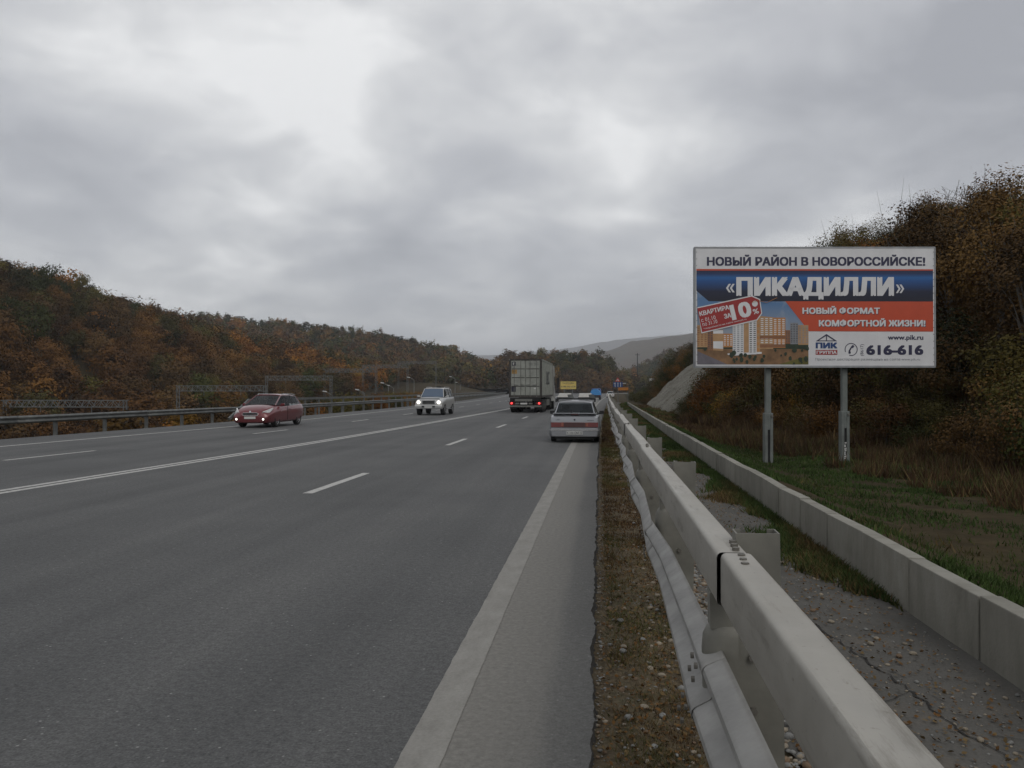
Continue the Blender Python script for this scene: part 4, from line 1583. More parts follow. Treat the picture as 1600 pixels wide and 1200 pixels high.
def lettering(parent, s, x, z, w, h, mat, y=-0.004, bold=0.02, shear=0.0, rot=0.0, name='lettering', spacing=1.0):
    bh = bold * h * 1.1
    me = text_mesh(s, 0, w - 2 * bh, h - 1.2 * bh, shear, spacing)
    if bold > 0:
        n = len(me.vertices)
        co = np.empty(n * 3)
        me.vertices.foreach_get('co', co)
        co = co.reshape(-1, 3)
        fs = [tuple(p.vertices) for p in me.polygons]
        V, F = [], []
        for k, (dx, dz) in enumerate(((0, 0), (2, 0), (0, 1.2), (2, 1.2), (1, 0.6))):
            V.append(co + np.array([dx * bh, -0.0003 * k, dz * bh]))
            F += [tuple(i + k * n for i in f) for f in fs]
        me = bpy.data.meshes.new('lettering')
        me.from_pydata(np.concatenate(V).tolist(), [], F)
    me.materials.clear()
    me.materials.append(M[mat])
    o = bpy.data.objects.new(name, me)
    o.location, o.rotation_euler = (x, y, z), (0, rot, 0)
    col.objects.link(o)
    o.parent = parent
    return o


def flat(parent, name, pts, mat, y=-0.002):
    """flat print: polygon in the xz plane"""
    o = MB().add([(x, y, z) for x, z in pts], [tuple(range(len(pts)))]).build(name, mat, parent, fix=False)
    return o


# ================================================================ THE LARGE BILLBOARD
simple('vinyl_white', (0.66, 0.66, 0.67), 0.45, 0, 0.07, 2.0)
simple('vinyl_navy', (0.022, 0.022, 0.06), 0.45, 0, 0.1, 3)
simple('vinyl_red', (0.50, 0.065, 0.022), 0.45, 0, 0.08, 2)
simple('vinyl_crimson', (0.31, 0.022, 0.022), 0.45, 0, 0.08, 2)
simple('vinyl_grey_text', (0.25, 0.26, 0.28), 0.5, 0, 0.1, 3)
simple('print_tan', (0.42, 0.25, 0.12), 0.5, 0, 0.15, 6)
simple('print_orange', (0.45, 0.20, 0.06), 0.5, 0, 0.15, 6)
simple('print_brick', (0.25, 0.11, 0.05), 0.5, 0, 0.15, 6)
simple('print_window', (0.08, 0.075, 0.075), 0.5, 0, 0.3, 6)
simple('print_grey', (0.22, 0.23, 0.25), 0.5, 0, 0.2, 6)
simple('print_tree', (0.02, 0.035, 0.018), 0.5, 0, 0.4, 9)
simple('print_earth', (0.20, 0.11, 0.05), 0.5, 0, 0.4, 4)
simple('print_road', (0.13, 0.12, 0.14), 0.5, 0, 0.2, 4)
simple('print_lawn', (0.12, 0.11, 0.02), 0.5, 0, 0.3, 4)
simple('billboard_steel', (0.15, 0.165, 0.155), 0.6, 0.2, 0.25, 3, 0.1)
simple('billboard_frame', (0.30, 0.31, 0.32), 0.5, 0.3, 0.2, 4)
t = NT('vinyl_blue_band')       # printed gradient: a bright blue streak across a navy band
zz = t.xyz(2)
t.base(t.ramp(t.math('MULTIPLY_ADD', zz, 1 / 0.79, -(1.66 / 0.79)), [(0.0, (0.006, 0.007, 0.02)), (0.3, (0.007, 0.012, 0.04)), (0.63, (0.008, 0.07, 0.24)), (0.74, (0.012, 0.11, 0.33)), (0.86, (0.008, 0.03, 0.11)), (1.0, (0.01, 0.012, 0.035))]), 0.4)
t = NT('print_sky')
b0 = t.ramp(t.math('MULTIPLY_ADD', t.xyz(2), 0.6, 0.0), [(0.45, (0.30, 0.33, 0.37)), (0.95, (0.09, 0.19, 0.36))])
t.base(t.mix(t.ramp(t.noise(2.2, 5), [(0.5, 0.0), (0.65, 0.6)]), b0, (0.35, 0.38, 0.42)), 0.45)
for nm in ('vinyl_white', 'vinyl_red', 'vinyl_blue_band'):
    mt = M[nm].node_tree
    bp = mt.nodes.new('ShaderNodeBump')
    bp.inputs['Strength'].default_value = 0.25
    bp.inputs['Distance'].default_value = 0.03
    no = mt.nodes.new('ShaderNodeTexNoise')
    no.inputs['Scale'].default_value = 2.6
    no.inputs['Detail'].default_value = 4
    tcn = mt.nodes.new('ShaderNodeTexCoord')
    mt.links.new(tcn.outputs['Object'], no.inputs['Vector'])
    mt.links.new(no.outputs['Fac'], bp.inputs['Height'])
    mt.links.new(bp.outputs[0], mt.nodes['Principled BSDF'].inputs['Normal'])

# face 6 x 3 m, turned towards oncoming drivers; local x along the face, local y away from the viewer
BBD = 20.9
c0 = np.array([0, 0, CAM_H]) + ray(1273.5, 479.5) * BBD
bb = empty('billboard', (c0[0], c0[1], 0), YAW)
tag(bb, 'large white, blue and red apartment-sale billboard on two grey posts', 'billboard')
BZ = c0[2] - 1.5
W2 = 3.04
poster = MB().box(-W2, W2, 0.0, 0.02, 0, 3.0).build('poster', 'vinyl_white', bb)
poster.location = (0, 0, BZ)
m = MB()
fr = MB()
MB().box(-W2 - 0.03, W2 + 0.03, -0.012, 0.16, -0.05, -0.002).build('frame_bar', 'billboard_frame', bb).location = (0, 0, BZ)
MB().box(-W2 - 0.03, W2 + 0.03, -0.012, 0.16, 3.002, 3.035).build('frame_bar', 'billboard_frame', bb).location = (0, 0, BZ)
MB().box(-W2 - 0.035, -W2 - 0.002, -0.012, 0.16, -0.002, 3.002).build('frame_bar', 'billboard_frame', bb).location = (0, 0, BZ)
MB().box(W2 + 0.002, W2 + 0.035, -0.012, 0.16, -0.002, 3.002).build('frame_bar', 'billboard_frame', bb).location = (0, 0, BZ)
MB().box(-W2, W2, 0.022, 0.045, 0.0, 3.0).build('backing_panel', 'dark_galvanised', bb).location = (0, 0, BZ)
MB().box(-W2 + 0.05, W2 - 0.1, 0.3, 0.32, 0.05, 3.06).build('rear_panel', 'billboard_frame', bb).location = (0, 0, BZ)
for zz_ in (0.5, 1.5, 2.5):
    MB().box(-W2, W2, 0.05, 0.13, zz_ - 0.04, zz_ + 0.04).build('cross_rail', 'dark_galvanised', bb).location = (0, 0, BZ)
for px_, py_ in ((1203, 728), (1323, 727)):
    dloc = ray(px_, 600)
    xl_ = (px_ - 1273.5) / FPX * BBD
    wx_, wy_ = c0[0] + xl_ * math.cos(YAW) - 0.2 * math.sin(YAW), c0[1] + xl_ * math.sin(YAW) + 0.2 * math.cos(YAW)
    g = zat(wx_, wy_)
    p = MB().box(-0.068, 0.068, -0.068, 0.068, g - 0.3, BZ + 2.8).build('post', 'billboard_steel', bb, bevel=0.012)
    p.location = (xl_, 0.19, 0)
    sl = MB()
    sl.box(-0.105, -0.03, -0.10, 0.10, g - 0.35, g + 1.28)
    sl.box(0.03, 0.105, -0.10, 0.10, g - 0.35, g + 1.28)
    sl.box(-0.03, 0.03, -0.094, 0.094, g + 0.85, g + 1.27)
    sl.build('base_sleeve', 'billboard_steel', p, bevel=0.008)
    MB().box(-0.029, 0.029, -0.08, 0.0, g - 0.3, g + 0.85).build('slot', 'underbody', p)
    bolt(p, (0.075, -0.101, g + 1.2), (R(90), 0, 0), 2.0)
    if px_ > 1300:
        pr_ = random.Random(4)
        for q in range(9):
            zq, xq = g + 0.06 + 0.048 * q + pr_.uniform(-.01, .01), pr_.uniform(-.02, .02)
            MB().plate([(xq - 0.03, -0.083, zq), (xq + pr_.uniform(.01, .04), -0.083, zq + 0.01), (xq + 0.02, -0.083, zq + pr_.uniform(.03, .06)), (xq - 0.035, -0.083, zq + 0.035)], (0, -1, 0), 0.004).build('torn_paper', 'plate_white', p)


def U(px_):      # photograph's artwork columns and rows to metres on the poster
    return (px_ - 115) / (1515 - 115) * 2 * W2 - W2


def Vv(py_):
    return 3.0 - (py_ - 108) / (798 - 108) * 3.0


flat(poster, 'printed_line', [(U(118), Vv(240)), (U(1510), Vv(240)), (U(1510), Vv(232)), (U(118), Vv(230))], 'vinyl_red')
flat(poster, 'printed_picture_sky', [(-W2 + .03, 0.03), (U(775), 0.03), (U(775), Vv(590)), (U(640), Vv(412)), (-W2 + .03, Vv(350))], 'print_sky', -0.002)
band = flat(poster, 'printed_band', [(U(118), Vv(358)), (U(190), Vv(420)), (W2 - 0.03, Vv(422)), (W2 - .03, Vv(240)), (U(118), Vv(240))], 'vinyl_blue_band', -0.004)
flat(poster, 'printed_band', [(U(640), Vv(420)), (U(778), Vv(596)), (W2 - 0.03, Vv(598)), (W2 - 0.03, Vv(422))], 'vinyl_red', -0.006)
lettering(poster, 'НОВЫЙ РАЙОН В НОВОРОССИЙСКЕ!', U(180), Vv(212), U(1463) - U(180), Vv(146) - Vv(212), 'vinyl_navy', -0.004, 0.042)
sh_ = lettering(poster, 'ПИКАДИЛЛИ', U(352), Vv(410), U(1278) - U(352), Vv(278) - Vv(410), 'vinyl_white', -0.008, 0.06)
lettering(poster, '«', U(292), Vv(368), U(342) - U(292), Vv(318) - Vv(368), 'vinyl_white', -0.008, 0.02)
lettering(poster, '»', U(1290), Vv(372), U(1338) - U(1290), Vv(322) - Vv(372), 'vinyl_white', -0.008, 0.02)
for dx_, dy_, mt_, yy_ in ((0.014, -0.016, 'vinyl_navy', -0.008), (0, 0, 'vinyl_white', -0.010)):
    lettering(poster, 'НОВЫЙ ФОРМАТ', U(740) + dx_, Vv(496) + dy_, U(1195) - U(740), Vv(448) - Vv(496), mt_, yy_, 0.045)
    lettering(poster, 'КОМФОРТНОЙ ЖИЗНИ!', U(836) + dx_, Vv(570) + dy_, U(1462) - U(836), Vv(520) - Vv(570), mt_, yy_, 0.045)
lettering(poster, 'www.pik.ru', U(1242), Vv(655), U(1450) - U(1242), Vv(618) - Vv(655), 'vinyl_navy', -0.004, 0.03)
lettering(poster, '616-616', U(1115), Vv(735), U(1450) - U(1115), Vv(677) - Vv(735), 'vinyl_navy', -0.004, 0.07)
lettering(poster, '(8617)', U(1104), Vv(740), Vv(672) - Vv(740), U(1104) - U(1080), 'vinyl_navy', -0.004, 0.0, rot=-math.pi / 2)
lettering(poster, 'Проектная декларация размещена на сайте www.pik.ru', U(815), Vv(772), U(1430) - U(815), Vv(752) - Vv(772), 'vinyl_grey_text', -0.004, 0.0)
# telephone mark: an open ring and a handset
m = MB()
cx_, cz_ = U(1026), Vv(703)
ra, rb = 0.165, 0.145
n_ = 30
for k in range(n_ - 4):
    a0, a1 = 2 * math.pi * (k + 2) / n_ - 2.3, 2 * math.pi * (k + 3) / n_ - 2.3
    m.quad((cx_ + ra * math.cos(a0), -0.004, cz_ + ra * math.sin(a0)), (cx_ + ra * math.cos(a1), -0.004, cz_ + ra * math.sin(a1)), (cx_ + rb * math.cos(a1), -0.004, cz_ + rb * math.sin(a1)), (cx_ + rb * math.cos(a0), -0.004, cz_ + rb * math.sin(a0)))
hs = [(-0.07, -0.10), (-0.02, -0.115), (-0.005, -0.06), (-0.03, -0.045), (0.02, 0.04), (0.05, 0.035), (0.085, 0.085), (0.045, 0.12), (0.0, 0.075), (-0.065, -0.03)]
m.add([(cx_ + a, -0.004, cz_ + b) for a, b in hs], [tuple(range(len(hs)))])
m.build('telephone_mark', 'vinyl_navy', poster, fix=False)
# company mark: gable over three letters over a red bar
gx0, gx1, gm = U(818), U(945), (U(818) + U(945)) / 2
m = MB()
for (x0, x1) in ((gx0, gm), (gx1, gm)):
    m.quad((x0, -0.004, Vv(655)), (x0 + (0.05 if x0 < gm else -0.05), -0.004, Vv(655)), (gm, -0.004, Vv(622)), (gm, -0.004, Vv(612)))
m.quad((gx0 + .05, -0.0045, Vv(655)), (gx1 - .05, -0.0045, Vv(655)), (gx1 - .05, -0.0045, Vv(650)), (gx0 + .05, -0.0045, Vv(650)))
m.quad((gm - .012, -0.0055, Vv(650)), (gm + .012, -0.0055, Vv(650)), (gm + .012, -0.0055, Vv(618)), (gm - .012, -0.0055, Vv(618)))
m.build('gable_mark', 'vinyl_navy', poster, fix=False)
simple('vinyl_blue_text', (0.015, 0.05, 0.16), 0.45, 0, 0.3, 6)
lettering(poster, 'ПИК', gx0, Vv(697), gx1 - gx0, Vv(662) - Vv(697), 'vinyl_blue_text', -0.004, 0.09)
flat(poster, 'printed_bar', [(gx0, Vv(734)), (gx1, Vv(734)), (gx1, Vv(706)), (gx0, Vv(706))], 'vinyl_crimson', -0.004)
lettering(poster, 'ГРУППА', gx0 + .02, Vv(729), gx1 - gx0 - .04, Vv(711) - Vv(729), 'vinyl_white', -0.006, 0.06)
# printed picture of the new estate
def pq(pts, mat, y=-0.004, name='printed_picture'):
    return flat(poster, name, [(max(-W2 + .03, U(a)), max(0.03, Vv(b))) for a, b in pts], mat, y)


pq([(118, 798), (775, 798), (775, 690), (118, 700)], 'print_earth')
pq([(118, 798), (300, 798), (118, 712)], 'print_road', -0.006)
pq([(118, 640), (118, 700), (775, 700), (775, 650), (640, 655), (440, 650)], 'print_tree', -0.006)
pq([(600, 798), (775, 798), (775, 740)], 'print_lawn', -0.0065)


def tower(x0, x1, z0, z1, mats_, cols, rows, y, skew=0):
    pq([(x0, z0), (x1, z0), (x1, z1 + skew), (x0, z1)], mats_[0], y)
    for ci in range(cols):
        xa, xb = lerp(x0, x1, (ci + .2) / cols), lerp(x0, x1, (ci + .8) / cols)
        m_ = MB()
        for r_ in range(rows):
            za, zb_ = lerp(z0 - 8, z1 + 6 + skew * .5, (r_ + .25) / rows), lerp(z0 - 8, z1 + 6 + skew * .5, (r_ + .72) / rows)
            m_.quad((U(xa), y - .0015, Vv(za)), (U(xb), y - .0015, Vv(za)), (U(xb), y - .0015, Vv(zb_)), (U(xa), y - .0015, Vv(zb_)))
        m_.build('printed_windows', mats_[1], poster, fix=False)


tower(118, 182, 690, 560, ('print_tan', 'print_brick'), 3, 11, -0.008)
tower(182, 215, 708, 588, ('print_brick', 'print_window'), 2, 10, -0.0085)
pq([(215, 708), (275, 712), (275, 588), (215, 588)], 'print_tan', -0.0085)
pq([(216, 696), (274, 700), (274, 655), (216, 655)], 'vinyl_white', -0.0095)
pq([(216, 610), (274, 610), (274, 590), (216, 590)], 'vinyl_white', -0.0095)
tower(275, 330, 690, 610, ('print_orange', 'vinyl_white'), 3, 6, -0.0075)
tower(640, 668, 670, 590, ('print_brick', 'print_window'), 2, 7, -0.0075)
tower(668, 715, 672, 546, ('print_grey', 'print_window'), 3, 11, -0.0085)
tower(715, 775, 676, 560, ('print_tan', 'print_grey'), 3, 10, -0.0082)
tower(490, 568, 700, 506, ('print_tan', 'vinyl_white'), 3, 15, -0.0095, 8)
tower(568, 640, 694, 516, ('print_orange', 'vinyl_white'), 3, 15, -0.0097)
pq([(490, 640), (640, 640), (640, 622), (490, 622)], 'print_brick', -0.0118)
pq([(490, 692), (640, 690), (640, 672), (490, 672)], 'print_brick', -0.0118)
tower(330, 395, 728, 500, ('vinyl_white', 'print_grey'), 3, 18, -0.0125)
tower(395, 425, 732, 500, ('print_tan', 'print_tan'), 1, 4, -0.0125)
tower(425, 470, 732, 500, ('vinyl_white', 'print_window'), 2, 18, -0.0125)
tower(470, 490, 730, 505, ('print_tan', 'print_orange'), 1, 6, -0.0125)
pq([(300, 726), (500, 718), (500, 728), (330, 740), (300, 734)], 'vinyl_white', -0.0145)
for k in range(34):
    bx_, bz_ = rng.uniform(150, 770), rng.uniform(690, 790)
    if bx_ < 330 and bz_ > 735:
        continue
    r_ = rng.uniform(8, 20)
    pq([(bx_ + r_ * 0.8 * math.cos(a) * rng.uniform(.7, 1.1), bz_ - r_ * math.sin(a) * rng.uniform(.7, 1.1)) for a in [2 * math.pi * q / 9 for q in range(9)]], 'print_tree', -0.0150 - 0.0002 * k, 'printed_tree')
# red price tag, tilted
tg = [(120, 462), (440, 393), (486, 412), (497, 490), (470, 527), (150, 602)]
pq([(117, 456), (442, 386), (491, 408), (503, 492), (474, 533), (146, 609)], 'vinyl_white', -0.024, 'printed_tag')
pq(tg, 'vinyl_crimson', -0.026, 'printed_tag')
ta = -math.atan2((527 - 602) * 3 / 690, (470 - 150) * 2 * W2 / 1400) if False else -math.atan2((602 - 527) / 690 * 3, (470 - 150) / 1400 * 2 * W2)


def on_tag(s, x, z, w, h, bold=0.0, mt='vinyl_white'):
    return lettering(poster, s, U(x), Vv(z), w / 1400 * 2 * W2, h / 690 * 3, mt, -0.028, bold, rot=ta)


on_tag('КВАРТИРА', 137, 508, 178, 27, 0.04)
on_tag('ЗА', 282, 524, 42, 28, 0.04)
on_tag('10', 328, 534, 122, 92, 0.06)
on_tag('%', 452, 498, 34, 30, 0.03)
on_tag('с 01.10', 147, 544, 86, 22, 0.0)
on_tag('по 31.10', 155, 568, 88, 22, 0.0)
on_tag('*подробности на сайте www.pik.ru', 160, 590, 258, 13, 0.0)
m = MB()
m.add([(U(460) + 0.075 * math.cos(2 * math.pi * k / 14), -0.028, Vv(435) + 0.075 * math.sin(2 * math.pi * k / 14)) for k in range(14)], [tuple(range(14))])
m.build('tag_hole', 'vinyl_white', poster, fix=False)
m = MB()
m.tube([(U(440), -0.03, Vv(428)), (U(480), -0.03, Vv(418)), (U(530), -0.03, Vv(428)), (U(590), -0.03, Vv(400))], 0.006, 5)
m.build('tag_string', 'print_orange', poster)
for k in range(17):
    bolt(poster, (-W2 + 0.02, -0.002, 0.1 + 2.8 * k / 16), (R(90), 0, 0), 0.6)
    bolt(poster, (W2 - 0.02, -0.002, 0.1 + 2.8 * k / 16), (R(90), 0, 0), 0.6)

# ================================================================ VEHICLES
def wheel(parent, x, y, r, w, side, rim='rim_alloy', spokes=5, dual=False):
    """side +1 / -1: which way the outer face looks"""
    wh = MB().lathe_x([(0, r * 0.6), (-w * 0.02, r * 0.93), (w * 0.12 * 1, r), (w * 0.88, r), (w, r * 0.93), (w, r * 0.6)], (0, 0, 0), 26).build('wheel', 'rubber', parent, smooth=50)
    wh.location = (x if side < 0 else x - w, y, r)
    ox = 0.0 if side < 0 else w
    s = -side
    rm = MB()
    rm.lathe_x([(ox + s * 0.005, r * 0.64), (ox + s * 0.02, r * 0.60), (ox + s * 0.035, r * 0.55)], (0, 0, 0), 22)
    for k in range(spokes):
        a = 2 * math.pi * k / spokes + 0.3
        ca, sa = math.cos(a), math.sin(a)
        tt_ = 0.11 * r
        rm.add([(ox + s * 0.02, ca * 0.1 * r - sa * tt_, sa * 0.1 * r + ca * tt_), (ox + s * 0.02, ca * 0.1 * r + sa * tt_, sa * 0.1 * r - ca * tt_),
                (ox + s * 0.014, ca * 0.6 * r + sa * tt_ * .7, sa * 0.6 * r - ca * tt_ * .7), (ox + s * 0.014, ca * 0.6 * r - sa * tt_ * .7, sa * 0.6 * r + ca * tt_ * .7)], [(0, 1, 2, 3)])
    rm.lathe_x([(ox + s * 0.012, r * 0.02), (ox + s * 0.012, r * 0.16), (ox + s * 0.03, r * 0.18)], (0, 0, 0), 12)
    rm.build('rim', rim, wh, smooth=40)
    MB().lathe_x([(ox + s * 0.05, 0.001), (ox + s * 0.05, r * 0.62)], (0, 0, 0), 22).build('hub_disc', 'underbody', wh)
    return wh


def section(y, zb, wb, zm, wm, zbelt, wbelt, ztop, crown=0.02):
    h = [(wb * 0.9, zb), (wb, zb + 0.07), (wm, zm), (wm * 0.995, zm + 0.5 * (zbelt - zm)), (wbelt, zbelt), (wbelt * 0.86, ztop), (wbelt * 0.45, ztop + crown * 0.8)]
    r = [(x, y, z) for x, z in h] + [(0, y, ztop + crown)] + [(-x, y, z) for x, z in h[::-1]]
    return r


def car(name, loc, rz, spec):
    root = empty(name, loc, rz)
    S = [section(*s) for s in spec['stations']]
    body = MB().loft(S)
    nf = len(body.f)
    bo = body.build('body', [spec['paint'], 'underbody'], root)
    # wheel arches
    r = spec['wheel_r']
    cut = MB()
    cut.mi = 1
    for wy_ in spec['axles']:
        for sx in (-1, 1):
            x0, x1 = (spec['track'] - spec['wheel_w'] - 0.06, spec['track'] + 0.4)
            m_ = MB()
            rr = r * spec.get('arch', 1.14)
            vs = []
            for xq in (x0, x1):
                for k in range(20):
                    a = 2 * math.pi * k / 20
                    vs.append((sx * xq, wy_ + rr * math.cos(a), r + rr * math.sin(a)))
            cut.add(vs, [tuple(range(20)), tuple(range(20, 40))] + [(k, (k + 1) % 20, 20 + (k + 1) % 20, 20 + k) for k in range(20)])
    co = cut.build('cutter', [spec['paint'], 'underbody'])
    bm_ = bo.modifiers.new('arches', 'BOOLEAN')
    bm_.operation, bm_.object, bm_.solver = 'DIFFERENCE', co, 'EXACT'
    bake(bo)
    bpy.data.objects.remove(co)
    bv = bo.modifiers.new('bevel', 'BEVEL')
    bv.width, bv.segments, bv.limit_method, bv.angle_limit = spec.get('bevel', 0.025), 2, 'ANGLE', R(28)
    bo.data.polygons.foreach_set('use_smooth', np.ones(len(bo.data.polygons), bool))
    bo.data.set_sharp_from_angle(angle=R(40))
    # greenhouse: pillars, roof, panes
    B, T = spec['belt'], spec['roof']          # lists of (halfwidth, y, z) from front to back
    pw = spec.get('pillar', 0.06)
    nP = len(B)
    for k in range(nP):
        for sx in (-1, 1):
            a, b = Vector((sx * (B[k][0] - 0.012), B[k][1], B[k][2] - 0.03)), Vector((sx * (T[k][0] - 0.012), T[k][1], T[k][2] + 0.005))
            MB().bar(a, b, pw if k in (0, nP - 1) else pw * 0.9, 0.035, up=(sx, 0, 0.3)).build('pillar', spec['paint'] if k in (0, nP - 1) else spec.get('bpillar', 'black_trim'), bo, bevel=0.008)
    rings = []
    for (w_, y_, z_) in T:
        pr_ = [(w_, z_ - 0.03), (w_ + 0.004, z_), (w_ - 0.06, z_ + 0.035), (w_ * 0.5, z_ + 0.062)]
        ring = [(x, y_, z) for x, z in pr_] + [(0, y_, z_ + 0.07)] + [(-x, y_, z) for x, z in pr_[::-1]] + [(-w_ * .5, y_, z_ - 0.03), (w_ * .5, y_, z_ - 0.03)]
        rings.append(ring)
    f0, l0 = T[0], T[-1]
    MB().loft(rings).build('roof', spec['paint'], root, smooth=50, bevel=0.012)
    gm_ = spec.get('glass', 'car_glass')

    def pane(nm, pts, mat=gm_):
        a, b, c, d = [Vector(p) for p in pts]
        n_ = (b - a).cross(d - a).normalized()
        vs, fs = [], []
        K = 5
        for i in range(K):
            for j in range(K):
                u_, v_ = i / (K - 1), j / (K - 1)
                p = a.lerp(b, u_).lerp(d.lerp(c, u_), v_)
                bulge = 0.03 * (1 - (2 * u_ - 1) ** 2) * spec.get('bulge', 1)
                out = Vector((0, p.y - spec.get('mid', 0), 0.4)).normalized() if nm in ('windscreen', 'rear_window') else Vector((1 if p.x > 0 else -1, 0, 0))
                vs.append(p + out * (bulge * (1 if nm in ('windscreen', 'rear_window') else 0.3)))
        for i in range(K - 1):
            for j in range(K - 1):
                fs.append((i * K + j, i * K + j + 1, (i + 1) * K + j + 1, (i + 1) * K + j))
        return MB().add(vs, fs).build(nm, mat, root, smooth=60)

    for k in range(nP - 1):
        for sx in (-1, 1):
            q = [(sx * B[k][0], B[k][1], B[k][2]), (sx * B[k + 1][0], B[k + 1][1], B[k + 1][2]), (sx * T[k + 1][0], T[k + 1][1], T[k + 1][2]), (sx * T[k][0], T[k][1], T[k][2])]
            pane('side_window', [(x - sx * 0.012, y_, z_) for x, y_, z_ in q])
    pane('windscreen', [(-B[0][0] + .01, B[0][1], B[0][2]), (B[0][0] - .01, B[0][1], B[0][2]), (T[0][0] - .01, T[0][1], T[0][2] + 0.01), (-T[0][0] + .01, T[0][1], T[0][2] + 0.01)], spec.get('wglass', gm_))
    pane('rear_window', [(-B[-1][0] + .01, B[-1][1], B[-1][2]), (B[-1][0] - .01, B[-1][1], B[-1][2]), (T[-1][0] - .01, T[-1][1], T[-1][2] + 0.01), (-T[-1][0] + .01, T[-1][1], T[-1][2] + 0.01)])
    # seats and dashboard seen through the glass
    zb_ = B[1][2]
    for y_ in spec['seats']:
        for sx in (-1, 1):
            st_ = MB().box(sx * 0.36 - 0.23, sx * 0.36 + 0.23, y_ - 0.07, y_ + 0.07, zb_ - 0.12, zb_ + 0.12).build('seat', 'cabin_cloth', root, bevel=0.04)
            MB().box(sx * 0.36 - 0.13, sx * 0.36 + 0.13, y_ - 0.05, y_ + 0.05, zb_ + 0.15, zb_ + 0.30).build('headrest', 'cabin_cloth', st_, bevel=0.03)
    for wy_ in spec['axles']:
        for sx in (-1, 1):
            wheel(root, sx * spec['track'], wy_, r, spec['wheel_w'], sx, spec.get('rim', 'rim_alloy'), spec.get('spokes', 5))
    for sx in (-1, 1):
        mx, my, mz = spec['mirror']
        mi_ = MB()
        mi_.loft([[(sx * (mx + 0.03 + a), my + b, mz + c) for a, c in ((0, 0), (0.17, 0.01), (0.185, 0.08), (0.16, 0.13), (0.02, 0.12))] for b in (-0.03, 0.05)])
        mi_.bar((sx * (mx - 0.05), my + 0.03, mz + 0.03), (sx * (mx + 0.06), my + 0.01, mz + 0.04), 0.05, 0.04)
        mi_.build('mirror', spec.get('mirror_mat', spec['paint']), root, bevel=0.012)
    return root, bo


def lens(parent, name, pts, n, t_, mat, bevel=0.01):
    return MB().plate(pts, n, t_).build(name, mat, parent, bevel=bevel)


# ---- silver hatchback stopped on the hard shoulder (rear towards us)
vz = dict(paint='silver_paint', wheel_r=0.285, wheel_w=0.17, axles=(-1.22, 1.24), track=0.79, mid=-0.3, bevel=0.02, spokes=8,
          stations=[(-2.0, 0.27, 0.70, 0.42, 0.765, 0.66, 0.75, 0.72, 0.0), (-1.97, 0.24, 0.74, 0.45, 0.79, 0.80, 0.74, 0.86, 0.01), (-1.86, 0.22, 0.77, 0.45, 0.81, 0.84, 0.745, 0.895, 0.01), (-1.5, 0.20, 0.79, 0.5, 0.825, 0.86, 0.77, 0.88, 0.01), (-0.6, 0.19, 0.80, 0.5, 0.825, 0.86, 0.78, 0.87, 0.0), (0.6, 0.19, 0.80, 0.5, 0.825, 0.86, 0.775, 0.87, 0.0), (1.0, 0.19, 0.79, 0.5, 0.82, 0.84, 0.76, 0.88, 0.02), (1.75, 0.2, 0.77, 0.48, 0.80, 0.72, 0.72, 0.76, 0.02), (2.0, 0.25, 0.72, 0.42, 0.75, 0.58, 0.68, 0.62, 0.01), (2.05, 0.3, 0.68, 0.42, 0.7, 0.52, 0.66, 0.55, 0.0)],
          belt=[(0.70, 0.98, 0.88), (0.765, 0.12, 0.87), (0.765, -0.82, 0.87), (0.66, -1.83, 0.90)],
          roof=[(0.57, 0.28, 1.27), (0.585, 0.02, 1.29), (0.58, -0.72, 1.285), (0.555, -1.28, 1.255)],
          seats=(0.0, -0.95), mirror=(0.74, 0.78, 0.84), mirror_mat='black_trim')
hat, bo = car('silver_hatchback', (-0.80, 28.28, 0), 0, vz)
tag(hat, 'silver hatchback with red tail band and roof rack stopped on the hard shoulder', 'car')
bm_ = MB()
bm_.loft([[(w_ * x, y_, z_) for x, y_, z_ in ((-1, 0.16, zz_), (-0.97, 0, zz_), (-0.8, -0.055, zz_), (0.8, -0.055, zz_), (0.97, 0, zz_), (1, 0.16, zz_))] for w_, zz_ in ((0.76, 0.20), (0.80, 0.24), (0.81, 0.42), (0.79, 0.46))] and
         [[(w_ * x, -1.99 + y_, zz_) for x, y_ in ((-1, 0.3), (-1, 0.08), (-0.9, -0.05), (0.9, -0.05), (1, 0.08), (1, 0.3))] for w_, zz_ in ((0.775, 0.20), (0.815, 0.25), (0.825, 0.42), (0.80, 0.465))])
bm_.build('rear_bumper', 'silver_paint', hat, smooth=40, bevel=0.015)
MB().box(-0.77, 0.77, -2.055, -2.04, 0.395, 0.425).build('bumper_strip', 'chrome', hat)
MB().box(-0.62, 0.62, -2.0, -1.8, 0.12, 0.2).build('bumper_underside', 'underbody', hat)
lens(hat, 'tail_band', [(-0.75, -2.012, 0.50), (0.75, -2.012, 0.50), (0.755, -2.0, 0.655), (-0.755, -2.0, 0.655)], (0, -1, 0), 0.012, 'red_lens')
simple('garnish', (0.055, 0.012, 0.012), 0.3, 0, 0.2, 9)
lens(hat, 'tail_garnish', [(-0.34, -2.026, 0.505), (0.34, -2.026, 0.505), (0.34, -2.016, 0.65), (-0.34, -2.016, 0.65)], (0, -1, 0), 0.006, 'garnish', None)
for sx in (-1, 1):
    lens(hat, 'reversing_light', [(sx * 0.35, -2.026, 0.53), (sx * 0.43, -2.026, 0.53), (sx * 0.43, -2.016, 0.645), (sx * 0.35, -2.016, 0.645)], (0, -1, 0), 0.006, 'amber_lens', None)
pl = MB().box(-0.26, 0.26, -2.068, -2.052, 0.27, 0.38).build('number_plate', 'plate_white', hat)
lettering(pl, 'К 330 ОМ 23', -0.24, 0.285, 0.48, 0.08, 'ink', -2.070, 0.01)
lettering(hat, 'LADA', -0.60, 0.72, 0.13, 0.034, 'ink', -2.0, 0.03)
